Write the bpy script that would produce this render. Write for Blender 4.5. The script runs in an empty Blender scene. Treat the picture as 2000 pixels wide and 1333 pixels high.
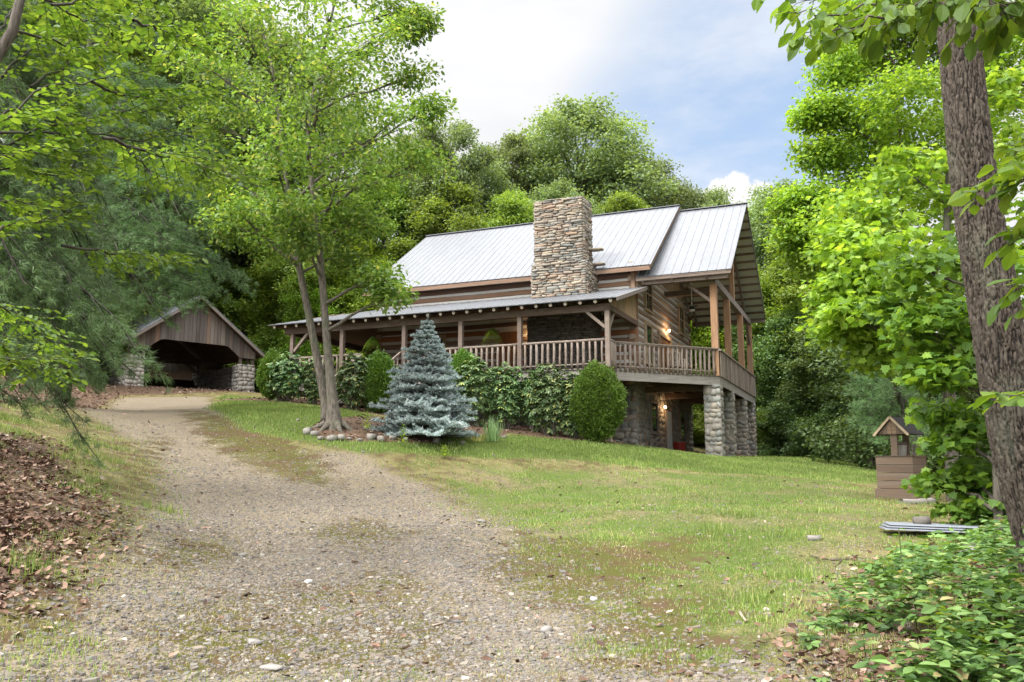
import bpy, math, random
import numpy as np
from mathutils import Vector, Matrix, noise as mnoise
R = math.radians
rng = np.random.default_rng(7)
random.seed(7)
scene = bpy.context.scene
# ------------------------------------------------------------------ camera
F = 1612.0; TH = math.atan(243 / F); CT, ST = math.cos(TH), math.sin(TH)
CAMZ = 1.6
cam_d = bpy.data.cameras.new('camera'); cam = bpy.data.objects.new('camera', cam_d)
scene.collection.objects.link(cam); scene.camera = cam
cam.location = (0, 0, CAMZ); cam.rotation_euler = (R(90) + TH, 0, 0)
cam_d.sensor_width = 36; cam_d.lens = F / 2000 * 36; cam_d.clip_end = 2000; cam_d.clip_start = 0.05
# ------------------------------------------------------------------ light
SUN_AZ, SUN_EL = R(236), R(50)          # azimuth measured from +Y clockwise: behind the camera, to the left
sd = Vector((math.sin(SUN_AZ) * math.cos(SUN_EL), math.cos(SUN_AZ) * math.cos(SUN_EL), math.sin(SUN_EL)))
sun_d = bpy.data.lights.new('sun', 'SUN'); sun = bpy.data.objects.new('sun', sun_d)
scene.collection.objects.link(sun)
sun_d.energy = 2.0; sun_d.angle = R(14); sun_d.color = (1, .95, .87)
sun.rotation_euler = sd.to_track_quat('Z', 'Y').to_euler()
scene.view_settings.view_transform = 'Standard'; scene.view_settings.look = 'None'
scene.view_settings.exposure = 1.15; scene.view_settings.gamma = 1
try:
    scene.cycles.max_bounces = 7; scene.cycles.diffuse_bounces = 4; scene.cycles.transmission_bounces = 4
    scene.cycles.transparent_max_bounces = 6; scene.cycles.glossy_bounces = 2
    scene.cycles.caustics_reflective = False; scene.cycles.caustics_refractive = False
except Exception: pass
world = bpy.data.worlds.new('World'); scene.world = world; world.use_nodes = True
wt = world.node_tree; wt.nodes.clear()
def N(t, kind, **kw):
    n = t.nodes.new(kind)
    for k, v in kw.items(): setattr(n, k, v)
    return n
def setin(n, **kw):
    for k, v in kw.items(): n.inputs[k.replace('_', ' ')].default_value = v
def math_n(t, op, a, b=None, clamp=False):
    n = N(t, 'ShaderNodeMath', operation=op, use_clamp=clamp)
    for i, x in enumerate((a, b)):
        if x is None: continue
        if isinstance(x, (int, float)): n.inputs[i].default_value = x
        else: t.links.new(x, n.inputs[i])
    return n.outputs[0]
def maprange(t, x, a, b, c=0., d=1.):
    n = N(t, 'ShaderNodeMapRange'); n.interpolation_type = 'SMOOTHSTEP'
    t.links.new(x, n.inputs[0])
    for i, v in enumerate((a, b, c, d)): n.inputs[i + 1].default_value = v
    return n.outputs[0]
def mixc(t, fac, a, b, mode='MIX'):
    n = N(t, 'ShaderNodeMix', data_type='RGBA', blend_type=mode)
    for i, x in ((0, fac), (6, a), (7, b)):
        if isinstance(x, (int, float)): n.inputs[i].default_value = x
        elif isinstance(x, (tuple, list)): n.inputs[i].default_value = (*x[:3], 1)
        else: t.links.new(x, n.inputs[i])
    return n.outputs[2]
def noise_n(t, vec, scale, detail=4, rough=.55, out=0):
    n = N(t, 'ShaderNodeTexNoise')
    if vec is not None: t.links.new(vec, n.inputs['Vector'])
    setin(n, Scale=scale, Detail=detail, Roughness=rough)
    return n.outputs[out]
sky = N(wt, 'ShaderNodeTexSky'); sky.sky_type = 'NISHITA'; sky.sun_disc = False
sky.sun_elevation = SUN_EL; sky.sun_rotation = SUN_AZ
try: sky.air_density = 1.0; sky.dust_density = 0.6; sky.ozone_density = 1.5
except Exception: pass
tc = N(wt, 'ShaderNodeTexCoord'); gen = tc.outputs['Generated']
def pix_dir(u, v):
    d = np.array([(u - 1000), F * CT - (666.5 - v) * ST, F * ST + (666.5 - v) * CT]); return d / np.linalg.norm(d)
mp = N(wt, 'ShaderNodeMapping'); wt.links.new(gen, mp.inputs[0]); mp.inputs['Scale'].default_value = (1, 1, 2.6)
mp.inputs['Rotation'].default_value = (0, R(-18), 0)
def dotd(d):
    n = N(wt, 'ShaderNodeVectorMath', operation='DOT_PRODUCT'); wt.links.new(gen, n.inputs[0]); n.inputs[1].default_value = tuple(d)
    return n.outputs['Value']
nz1 = noise_n(wt, mp.outputs[0], 2.2, 6, .6); nz2 = noise_n(wt, mp.outputs[0], 9, 5, .6)
def wob(x, amt, n_): return math_n(wt, 'ADD', x, math_n(wt, 'MULTIPLY', math_n(wt, 'SUBTRACT', n_, .5), amt))
b1 = maprange(wt, wob(dotd(pix_dir(1500, 190)), .035, nz1), .974, .997)
b2 = maprange(wt, wob(dotd(pix_dir(1320, 300)), .02, nz1), .985, .999)
blue = math_n(wt, 'MAXIMUM', b1, b2)
wisp = maprange(wt, nz1, .40, .64, 0., .55)
blue = math_n(wt, 'MULTIPLY', blue, math_n(wt, 'SUBTRACT', 1., wisp))
puff = None
for (u, v, r) in ((1432, 372, .99982), (1455, 400, .9997), (1400, 380, .99988), (1480, 385, .99985), (1440, 440, .9995)):
    p = maprange(wt, wob(dotd(pix_dir(u, v)), .00045, noise_n(wt, gen, 70, 5, .6)), r - .00006, r + .00003)
    puff = p if puff is None else math_n(wt, 'MAXIMUM', puff, p)
skyblue = mixc(wt, 1.0, sky.outputs[0], (1.0, 1.0, 1.0), 'MULTIPLY')
skyblue = mixc(wt, .75, skyblue, (1.9, 2.5, 3.4))
cloud = mixc(wt, maprange(wt, nz1, .3, .7), (3.35, 3.4, 3.5), (4.0, 4.0, 4.02))
c = mixc(wt, blue, cloud, skyblue)
c = mixc(wt, puff, c, (3.9, 3.9, 3.9))
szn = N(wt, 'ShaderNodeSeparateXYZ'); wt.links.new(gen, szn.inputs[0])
sky_boost = math_n(wt, 'ADD', maprange(wt, szn.outputs[2], .50, .8, 1., 3.2), maprange(wt, dotd(tuple(sd)), .1, .95, 0., 3.))  # sky brightened overhead and around the sun, added to light the scene
vm = N(wt, 'ShaderNodeVectorMath', operation='SCALE'); wt.links.new(c, vm.inputs[0]); wt.links.new(sky_boost, vm.inputs['Scale']); c = vm.outputs[0]
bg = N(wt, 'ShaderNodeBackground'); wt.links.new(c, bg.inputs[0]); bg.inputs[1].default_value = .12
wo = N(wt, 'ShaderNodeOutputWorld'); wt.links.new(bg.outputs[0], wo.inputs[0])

# ------------------------------------------------------------------ projection helpers (real positions from sight lines)
def ray(u, v): return np.array([(u - 1000), F * CT - (666.5 - v) * ST, F * ST + (666.5 - v) * CT])
def P(u, v, y):
    r = ray(u, v); p = r * (y / r[1]); return np.array([p[0], p[1], p[2] + CAMZ])
# ------------------------------------------------------------------ materials
MATS = {}
def newmat(name):
    m = bpy.data.materials.new(name); m.use_nodes = True; t = m.node_tree; t.nodes.clear()
    out = N(t, 'ShaderNodeOutputMaterial'); return m, t, out
AK = .80
def princ(t, out, col, rough=.8, bump=None, bstr=.3, bdist=.02, metallic=0., spec=.3):
    b = N(t, 'ShaderNodeBsdfPrincipled')
    if isinstance(col, tuple): b.inputs['Base Color'].default_value = (*col, 1)
    else: t.links.new(col, b.inputs['Base Color'])
    if isinstance(rough, (int, float)): b.inputs['Roughness'].default_value = rough
    else: t.links.new(rough, b.inputs['Roughness'])
    b.inputs['Metallic'].default_value = metallic; b.inputs['Specular IOR Level'].default_value = spec
    if bump is not None:
        bn = N(t, 'ShaderNodeBump'); setin(bn, Strength=bstr, Distance=bdist); t.links.new(bump, bn.inputs['Height'])
        t.links.new(bn.outputs[0], b.inputs['Normal'])
    if out is not None: t.links.new(b.outputs[0], out.inputs[0])
    return b
def ramp(t, x, stops, interp='LINEAR'):
    n = N(t, 'ShaderNodeValToRGB'); n.color_ramp.interpolation = interp
    e = n.color_ramp.elements
    while len(e) > 1: e.remove(e[-1])
    e[0].position = stops[0][0]; e[0].color = (*stops[0][1], 1)
    for p, c_ in stops[1:]:
        k = e.new(p); k.color = (*c_, 1)
    t.links.new(x, n.inputs[0]); return n.outputs[0]
def coords(t, scale=(1, 1, 1), kind='Object'):
    a = N(t, 'ShaderNodeTexCoord'); m_ = N(t, 'ShaderNodeMapping'); t.links.new(a.outputs[kind], m_.inputs[0])
    m_.inputs['Scale'].default_value = scale; return m_.outputs[0]
def island(t): return N(t, 'ShaderNodeNewGeometry').outputs['Random Per Island']
LK = 1.3
def leafmat(name, stops, trans=.35, tcol=(1.35, 1.25, .5), rough=.5, nscale=.35):
    m, t, out = newmat(name)
    stops = [(p, tuple(min(.6, x * LK) for x in c_)) for p, c_ in stops]
    c0 = ramp(t, island(t), stops)
    vec = coords(t); nz = noise_n(t, vec, nscale, 3)
    oi = N(t, 'ShaderNodeObjectInfo').outputs['Random']
    hsv = N(t, 'ShaderNodeHueSaturation'); t.links.new(c0, hsv.inputs['Color'])
    t.links.new(maprange(t, oi, 0, 1, .485, .51), hsv.inputs['Hue'])
    t.links.new(math_n(t, 'MULTIPLY', maprange(t, nz, .3, .7, .72, 1.25), maprange(t, oi, 0, 1, .85, 1.15)), hsv.inputs['Value'])
    b = princ(t, None, hsv.outputs[0], rough, spec=.35)
    tr = N(t, 'ShaderNodeBsdfTranslucent'); t.links.new(mixc(t, 1., hsv.outputs[0], tcol, 'MULTIPLY'), tr.inputs[0])
    mx = N(t, 'ShaderNodeMixShader'); mx.inputs[0].default_value = trans
    t.links.new(b.outputs[0], mx.inputs[1]); t.links.new(tr.outputs[0], mx.inputs[2]); t.links.new(mx.outputs[0], out.inputs[0])
    MATS[name] = m; return m
leafmat('leaf_oak', [(0, (.09, .13, .06)), (.5, (.135, .19, .09)), (1, (.19, .25, .125))], .42)
leafmat('leaf_maple', [(0, (.085, .14, .028)), (.5, (.14, .22, .042)), (1, (.21, .29, .07))], .45)
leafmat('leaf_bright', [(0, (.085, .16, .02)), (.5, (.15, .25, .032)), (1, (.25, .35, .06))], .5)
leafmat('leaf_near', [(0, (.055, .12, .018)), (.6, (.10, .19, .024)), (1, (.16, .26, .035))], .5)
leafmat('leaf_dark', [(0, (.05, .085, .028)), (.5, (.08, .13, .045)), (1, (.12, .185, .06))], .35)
leafmat('leaf_pine', [(0, (.05, .10, .035)), (.5, (.085, .155, .055)), (1, (.13, .215, .08))], .2, (1.1, 1.2, .8))
leafmat('leaf_spruce', [(0, (.17, .23, .22)), (.5, (.33, .42, .41)), (1, (.50, .59, .58))], .1, (1, 1, 1))
leafmat('leaf_box', [(0, (.045, .10, .015)), (.5, (.075, .155, .02)), (1, (.13, .23, .035))], .25)
leafmat('leaf_rhodo', [(0, (.04, .08, .028)), (.5, (.09, .155, .055)), (.9, (.17, .25, .10)), (1, (.36, .35, .08))], .15, rough=.36)
leafmat('leaf_ground', [(0, (.028, .06, .013)), (.5, (.06, .115, .026)), (.93, (.14, .22, .06)), (1, (.26, .21, .10))], .35)
leafmat('leaf_iris', [(0, (.12, .2, .08)), (1, (.25, .34, .16))], .2)
leafmat('grass_green', [(0, (.08, .125, .025)), (.6, (.13, .19, .042)), (1, (.27, .28, .11))], .3, nscale=.5)
leafmat('grass_dry', [(0, (.12, .15, .035)), (.5, (.22, .21, .08)), (1, (.38, .32, .17))], .3, nscale=.5)
leafmat('leaf_beech', [(0, (.04, .088, .018)), (.5, (.075, .145, .026)), (1, (.15, .235, .045))], .45)
leafmat('leaf_twin', [(0, (.065, .115, .026)), (.5, (.115, .185, .04)), (.9, (.19, .265, .07)), (1, (.30, .30, .11))], .45)
def litter_mat():
    m, t, out = newmat('dead_leaf')
    princ(t, out, ramp(t, island(t), [(0, (.05, .03, .022)), (.35, (.12, .065, .042)), (.7, (.20, .12, .08)), (.92, (.29, .20, .15)), (1, (.38, .31, .26))]), .8); MATS['dead_leaf'] = m
litter_mat()
def ak(t, c0): return mixc(t, 1., c0, (AK, AK, AK), 'MULTIPLY')
def bark(name, dark, light, vs=(9, 9, 1.6), bstr=.7):
    m, t, out = newmat(name); v = coords(t, vs)
    n1 = noise_n(t, v, 2.2, 6, .65); v2 = coords(t, (1, 1, 1)); n2 = noise_n(t, v2, 3, 3)
    c0 = ramp(t, n1, [(.32, dark), (.5, tuple((a + b) / 2 for a, b in zip(dark, light))), (.7, light)])
    c1 = mixc(t, maprange(t, n2, .45, .7, 0, .5), c0, (.13, .15, .09))
    princ(t, out, ak(t, c1), .9, n1, bstr, .05); MATS[name] = m
bark('bark', (.045, .035, .028), (.21, .18, .15))
bark('bark_light', (.05, .043, .035), (.27, .235, .19), (14, 14, 2.5), .9)
bark('bark_dark', (.02, .016, .013), (.09, .075, .06))
def bark_big():
    m, t, out = newmat('bark_big'); v = coords(t, (30, 30, 15)); n1 = noise_n(t, v, 1.4, 8, .65); n2 = noise_n(t, coords(t), 60, 4)
    at = N(t, 'ShaderNodeAttribute'); at.attribute_name = 'ridge'
    c0 = ramp(t, n1, [(.3, (.032, .026, .021)), (.52, (.068, .054, .042)), (.74, (.15, .125, .098))])
    c0 = mixc(t, maprange(t, at.outputs['Fac'], .25, .85, 0, 1), c0, (.014, .011, .009))
    n3 = noise_n(t, coords(t, (1, 1, .5)), 2.6, 4)
    c0 = mixc(t, maprange(t, n3, .52, .72, 0, .4), c0, (.13, .14, .10))
    princ(t, out, c0, .92, math_n(t, 'ADD', n1, math_n(t, 'MULTIPLY', n2, .4)), .8, .012); MATS['bark_big'] = m
bark_big()
def wood(name, stops, scale=(1.2, 14, 14), rough=.8, bstr=.35):
    m, t, out = newmat(name); v = coords(t, scale); n1 = noise_n(t, v, 2, 6, .6); isl = island(t)
    c0 = ramp(t, isl, stops)
    n2 = noise_n(t, coords(t, tuple(s * .25 for s in scale)), 2, 4)
    c1 = mixc(t, maprange(t, n1, .35, .7, 0, .55), c0, mixc(t, .6, c0, (.06, .045, .035)))
    c1 = mixc(t, maprange(t, n2, .5, .75, 0, .4), c1, (.33, .30, .27))
    princ(t, out, ak(t, c1), rough, n1, bstr, .02); MATS[name] = m
wood('log_wood', [(0, (.16, .09, .06)), (.3, (.30, .19, .12)), (.5, (.24, .11, .055)), (.7, (.36, .29, .23)), (.85, (.36, .15, .06)), (1, (.17, .11, .08))], (1.0, 10, 10))
wood('log_side', [(0, (.24, .17, .12)), (.3, (.46, .37, .28)), (.6, (.34, .21, .13)), (.8, (.52, .45, .37)), (1, (.44, .22, .10))], (9, 1., 9))
wood('gray_wood', [(0, (.17, .14, .125)), (.5, (.25, .21, .19)), (1, (.32, .27, .24))], (9, 9, 1.2))
wood('rail_wood', [(0, (.20, .155, .125)), (.5, (.29, .23, .19)), (1, (.38, .31, .26))], (2, 2, 2))
wood('beam_wood', [(0, (.16, .12, .10)), (1, (.26, .20, .165))], (1.5, 1.5, 8))
wood('post_wood', [(0, (.36, .20, .11)), (1, (.46, .27, .15))], (9, 9, .9))
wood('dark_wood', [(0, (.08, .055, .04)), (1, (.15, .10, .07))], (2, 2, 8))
wood('trim_wood', [(0, (.50, .39, .26)), (1, (.60, .46, .30))], (4, 4, 4))
wood('batten_wood', [(0, (.42, .32, .22)), (.5, (.54, .41, .28)), (1, (.60, .40, .24))], (9, 9, 1))
wood('barn_wood', [(0, (.09, .075, .068)), (.4, (.17, .145, .13)), (.75, (.12, .085, .068)), (.92, (.24, .20, .17)), (1, (.26, .13, .07))], (10, 10, .8))
wood('well_wood', [(0, (.08, .055, .038)), (.4, (.21, .145, .098)), (.7, (.13, .096, .07)), (1, (.29, .195, .125))], (1.2, 1.2, 12), bstr=.0)
wood('rim_wood', [(0, (.30, .27, .245)), (1, (.40, .36, .33))], (1.2, 1.2, 10))
wood('door_wood', [(0, (.30, .13, .05)), (1, (.36, .16, .06))], (8, 8, 1))
def stone(name, stops, bs=.4):
    m, t, out = newmat(name); n1 = noise_n(t, coords(t), 9, 6, .65)
    c0 = ramp(t, island(t), stops)
    c0 = mixc(t, maprange(t, n1, .4, .7, 0, .5), c0, (.20, .18, .16))
    n2 = noise_n(t, coords(t), 2.3, 3); c0 = mixc(t, maprange(t, n2, .58, .75, 0, .35), c0, (.30, .31, .25))
    princ(t, out, ak(t, c0), .85, n1, bs, .03); MATS[name] = m
stone('stack_stone', [(0, (.29, .255, .21)), (.2, (.40, .33, .25)), (.4, (.20, .21, .20)), (.55, (.48, .39, .28)), (.7, (.33, .33, .30)), (.85, (.42, .29, .20)), (1, (.15, .135, .12))])
stone('field_stone', [(0, (.36, .335, .29)), (.25, (.25, .26, .245)), (.45, (.44, .38, .30)), (.65, (.19, .20, .19)), (.85, (.36, .37, .34)), (1, (.40, .28, .20))])
stone('garage_stone', [(0, (.40, .37, .33)), (.5, (.50, .46, .40)), (1, (.32, .30, .28))])
stone('dark_stone', [(0, (.13, .12, .105)), (.5, (.18, .16, .14)), (1, (.10, .09, .08))])
stone('gravel_stone', [(0, (.09, .08, .07)), (.3, (.21, .17, .13)), (.5, (.13, .125, .12)), (.75, (.27, .215, .16)), (.94, (.18, .17, .155)), (1, (.46, .41, .35))], .2)
stone('rock_stone', [(0, (.20, .19, .18)), (.5, (.28, .26, .24)), (1, (.36, .33, .30))])
def plain(name, col, rough=.7, metallic=0., spec=.3, bump=None):
    m, t, out = newmat(name); n1 = noise_n(t, coords(t), bump or 12, 4)
    c0 = mixc(t, maprange(t, n1, .3, .7, 0, .5), col, tuple(x * .78 for x in col))
    princ(t, out, ak(t, c0), rough, n1, .15, .01, metallic, spec); MATS[name] = m
plain('mortar', (.30, .27, .235)); plain('chinking', (.70, .69, .65)); plain('underside', (.60, .65, .57), .5)
plain('white_door', (.78, .82, .88), .5); plain('red_paint', (.30, .025, .02), .5); plain('black_metal', (.02, .02, .022), .5)
plain('galvanized', (.26, .28, .31), .45, .4); plain('shingle', (.045, .04, .038), .9); plain('soil', (.10, .065, .045), .95)
plain('white_paint', (.75, .73, .68), .5); plain('pebble_white', (.7, .68, .63), .8); plain('bucket', (.3, .28, .24)); plain('twig', (.13, .095, .075), .9)
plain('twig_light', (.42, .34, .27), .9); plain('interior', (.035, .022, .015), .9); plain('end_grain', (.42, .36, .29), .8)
plain('stem_green', (.12, .13, .05), .7)
def roofmat():
    m, t, out = newmat('metal_roof'); v = coords(t, (1.5, .35, .35)); n1 = noise_n(t, v, 2, 5, .6); n2 = noise_n(t, coords(t, (6, .8, .8)), 3, 4)
    c0 = mixc(t, maprange(t, n1, .35, .7, 0, .6), (.205, .213, .23), (.165, .172, .185))
    c0 = mixc(t, maprange(t, n2, .55, .8, 0, .4), c0, (.15, .155, .16))
    princ(t, out, ak(t, c0), maprange(t, n2, .3, .7, .38, .55), None, metallic=.35, spec=.5); MATS['metal_roof'] = m
roofmat()
def glassmat():
    m, t, out = newmat('window_glass'); princ(t, out, (.02, .025, .025), .06, spec=.8); MATS['window_glass'] = m
    for nm, col, st in (('lamp_glow', (1, .62, .28), 9.), ('warm_pane', (1, .45, .16), .35)):
        m, t, out = newmat(nm); e = N(t, 'ShaderNodeEmission'); e.inputs[0].default_value = (*col, 1); e.inputs[1].default_value = st
        t.links.new(e.outputs[0], out.inputs[0]); MATS[nm] = m
glassmat()
# ------------------------------------------------------------------ geometry helpers
class Geo:
    def __init__(s): s.v = []; s.f = []; s.n = 0; s.fm = []; s.attr = None
    def add(s, v, f, mi=0):
        v = np.asarray(v, float).reshape(-1, 3); s.v.append(v)
        for q in f: s.f.append(tuple(i + s.n for i in q)); s.fm.append(mi)
        s.n += len(v)
    def box(s, lo, hi, mi=0, jit=0):
        x0, y0, z0 = lo; x1, y1, z1 = hi
        v = np.array([(x0, y0, z0), (x1, y0, z0), (x1, y1, z0), (x0, y1, z0), (x0, y0, z1), (x1, y0, z1), (x1, y1, z1), (x0, y1, z1)], float)
        if jit: v += rng.normal(0, jit, v.shape)
        s.add(v, [(0, 3, 2, 1), (4, 5, 6, 7), (0, 1, 5, 4), (1, 2, 6, 5), (2, 3, 7, 6), (3, 0, 4, 7)], mi)
    def beam(s, a, b, w, h, up=(0, 0, 1), mi=0, jit=0):
        a = np.array(a, float); b = np.array(b, float); d = (b - a) / np.linalg.norm(b - a)
        u = np.array(up, float); sd_ = np.cross(d, u)
        if np.linalg.norm(sd_) < 1e-6: sd_ = np.cross(d, (1, 0, 0))
        sd_ /= np.linalg.norm(sd_); u = np.cross(sd_, d)
        v = []
        for p in (a, b):
            for i, j in ((-1, -1), (1, -1), (1, 1), (-1, 1)): v.append(p + sd_ * i * w / 2 + u * j * h / 2)
        v = np.array(v)
        if jit: v += rng.normal(0, jit, v.shape)
        s.add(v, [(0, 1, 2, 3), (7, 6, 5, 4), (0, 4, 5, 1), (1, 5, 6, 2), (2, 6, 7, 3), (3, 7, 4, 0)], mi)
    def tube(s, pts, rad, n=8, mi=0, cap=True, capmi=None):
        pts = np.asarray(pts, float); k = len(pts); rad = np.broadcast_to(rad, (k,)) if np.ndim(rad) == 0 else np.asarray(rad)
        t = np.gradient(pts, axis=0); t /= np.linalg.norm(t, axis=1)[:, None] + 1e-9
        ref = np.array((0, 0, 1.)) if abs(t[0][2]) < .9 else np.array((1., 0, 0))
        vs = []; a0 = np.cross(t[0], ref); a0 /= np.linalg.norm(a0)
        ang = np.arange(n) * 2 * math.pi / n
        for i in range(k):
            a0 = a0 - t[i] * np.dot(a0, t[i]); a0 /= np.linalg.norm(a0) + 1e-9; b0 = np.cross(t[i], a0)
            vs.append(pts[i] + rad[i] * (np.cos(ang)[:, None] * a0 + np.sin(ang)[:, None] * b0))
        f = [(i * n + j, i * n + (j + 1) % n, (i + 1) * n + (j + 1) % n, (i + 1) * n + j) for i in range(k - 1) for j in range(n)]
        s.add(np.concatenate(vs), f, mi)
        if cap:
            c_ = capmi if capmi is not None else mi
            base = s.n - k * n
            s.f.append(tuple(base + j for j in reversed(range(n)))); s.fm.append(c_)
            s.f.append(tuple(base + (k - 1) * n + j for j in range(n))); s.fm.append(c_)
    def build(s, name, mats, parent=None, smooth=False, loc=None):
        me = bpy.data.meshes.new(name)
        v = np.concatenate(s.v)
        if loc is not None: v = v - np.array(loc)
        lens = np.array([len(q) for q in s.f], np.int32)
        idx = np.fromiter((i for q in s.f for i in q), np.int32, int(lens.sum()))
        return rawmesh(name, v, idx, lens, mats, parent, smooth, np.array(s.fm, np.int32), loc)
def rawmesh(name, v, idx, lens, mats, parent=None, smooth=False, fm=None, loc=None):
    me = bpy.data.meshes.new(name)
    me.vertices.add(len(v)); me.vertices.foreach_set('co', np.ascontiguousarray(v, np.float32).ravel())
    me.loops.add(len(idx)); me.loops.foreach_set('vertex_index', idx.astype(np.int32))
    st = np.concatenate([[0], np.cumsum(lens)[:-1]]).astype(np.int32)
    me.polygons.add(len(lens)); me.polygons.foreach_set('loop_start', st); me.polygons.foreach_set('loop_total', lens.astype(np.int32))
    if fm is not None: me.polygons.foreach_set('material_index', fm)
    me.polygons.foreach_set('use_smooth', np.full(len(lens), bool(smooth)))
    me.update(calc_edges=True); me.validate()
    if isinstance(mats, str): mats = [mats]
    for m in mats: me.materials.append(MATS[m])
    o = bpy.data.objects.new(name, me); scene.collection.objects.link(o)
    if parent is not None: o.parent = parent
    if loc is not None: o.location = tuple(loc)
    return o
def empty(name, loc=(0, 0, 0), rz=0):
    o = bpy.data.objects.new(name, None); scene.collection.objects.link(o); o.location = tuple(loc); o.rotation_euler = (0, 0, rz)
    o.empty_display_size = .2; return o
def tag(o, label=None, cat=None, group=None, kind=None):
    if label: o['label'] = label
    if cat: o['category'] = cat
    if group: o['group'] = group
    if kind: o['kind'] = kind
    return o
def copy_tree(o, parent=None):
    c_ = o.copy(); scene.collection.objects.link(c_); c_.parent = parent
    for ch in list(o.children):
        copy_tree(ch, c_)
    return c_
# leaf templates: verts in local frame x=along leaf, y=across, z=normal
def T_quad(): return np.array([(0, 0, 0), (.5, .34, .05), (1, 0, 0), (.5, -.34, .05)], float), [(0, 3, 2, 1)]
def T_oval():
    v = [(0, 0, 0), (.25, .2, .05), (.6, .26, .06), (.85, .14, .0), (1, 0, -.06), (.85, -.14, .0), (.6, -.26, .06), (.25, -.2, .05), (.55, 0, -.01)]
    return np.array(v, float), [(0, 8, 2, 1), (8, 4, 3, 2), (0, 7, 6, 8), (8, 6, 5, 4)]
def T_long():
    v = [(0, 0, 0), (.3, .13, .03), (.7, .14, .0), (1, 0, -.12), (.7, -.14, .0), (.3, -.13, .03), (.5, 0, -.02)]
    return np.array(v, float), [(0, 6, 2, 1), (6, 3, 2), (0, 5, 4, 6), (6, 4, 3)]
def T_maple():
    o = [(0, 0), (.05, .28), (-.08, .42), (.25, .36), (.38, .58), (.5, .30), (.72, .30), (.68, .16), (1.0, 0)]
    v = [(x, y, .06 - .12 * x * x) for x, y in o] + [(x, -y, .06 - .12 * x * x) for x, y in o[1:-1]] + [(.35, 0, 0)]
    n = 16; k = len(o)
    up = list(range(k)); f = [(16, up[i + 1], up[i]) for i in range(k - 1)]
    dn = [0] + list(range(k, 16)) + [k - 1]; f += [(16, dn[i], dn[i + 1]) for i in range(len(dn) - 1)]
    return np.array(v, float), f
def T_needle(): return np.array([(0, .5, 0), (0, -.5, 0), (1, 0, 0)], float), [(0, 1, 2)]
def T_blade(): return np.array([(0, .5, 0), (0, -.5, 0), (.6, -.3, .06), (.6, .3, .06), (1, 0, .3)], float), [(0, 1, 2, 3), (3, 2, 4)]
TPL = dict(quad=T_quad(), oval=T_oval(), long=T_long(), maple=T_maple(), needle=T_needle(), blade=T_blade())
def frames(xdir, zdir):
    x = xdir / (np.linalg.norm(xdir, axis=1)[:, None] + 1e-9)
    y = np.cross(zdir, x); y /= np.linalg.norm(y, axis=1)[:, None] + 1e-9
    z = np.cross(x, y); return x, y, z
def scatter(name, tpl, pos, xdir, zdir, size, mat, parent=None, wid=1., loc=None, smooth=False):
    tv, tf = TPL[tpl] if isinstance(tpl, str) else tpl
    pos = np.asarray(pos); n = len(pos); x, y, z = frames(xdir, zdir); size = np.broadcast_to(size, (n,)); wid = np.broadcast_to(wid, (n,))
    v = (pos[:, None, :] + size[:, None, None] * (tv[None, :, 0, None] * x[:, None, :] + tv[None, :, 1, None] * wid[:, None, None] * y[:, None, :] + tv[None, :, 2, None] * z[:, None, :]))
    k = len(tv); fl = np.array([i for q in tf for i in q]); ln = np.array([len(q) for q in tf])
    idx = (fl[None, :] + (np.arange(n) * k)[:, None]).ravel(); lens = np.tile(ln, n)
    v = v.reshape(-1, 3)
    if loc is not None: v = v - np.array(loc)
    return rawmesh(name, v, idx, lens, mat, parent, smooth, None, loc)
def unit(n):
    v = rng.normal(size=(n, 3)); return v / np.linalg.norm(v, axis=1)[:, None]
# ------------------------------------------------------------------ ground height: thin-plate surface through surveyed points
CP = []
def cp(u, v, d): p = P(u, v, d); CP.append((p[0], p[1], p[2]))
for a in ((1000, 1333, 5), (1000, 1100, 9), (1000, 1000, 14), (1000, 930, 19), (1000, 880, 23.5), (700, 1333, 5), (1300, 1333, 5), (330, 1333, 5), (1300, 1000, 13), (1300, 930, 20),
          (400, 1000, 12), (600, 1000, 12.5), (400, 880, 18), (700, 880, 18.5), (600, 1150, 8), (300, 800, 27), (250, 770, 36), (620, 800, 25), (560, 785, 30),
          (200, 1180, 6), (150, 1000, 9), (60, 900, 11.5), (0, 835, 14), (100, 795, 26), (655, 835, 20), (830, 852, 21), (980, 855, 22.5),
          (1300, 1250, 6), (1600, 1200, 6.5), (1500, 1100, 9.5), (1800, 1040, 11), (1765, 972, 18), (1900, 1180, 6.2), (1650, 925, 26), (1550, 905, 29), (1200, 866, 26.6), (1100, 862, 25.5),
          (1400, 893, 30), (1478, 894, 37.5), (1350, 887, 35), (1245, 873, 30)): cp(*a)
CP += [(0, 0, 0), (3, 0, -.1), (-3, 0, .15), (0, -8, -.7), (10, -8, -1.), (-10, -8, .5), (-7.5, 4, 1.8), (-10, 8, 3), (7, 4, .1), (12, 8, .4)]
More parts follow.
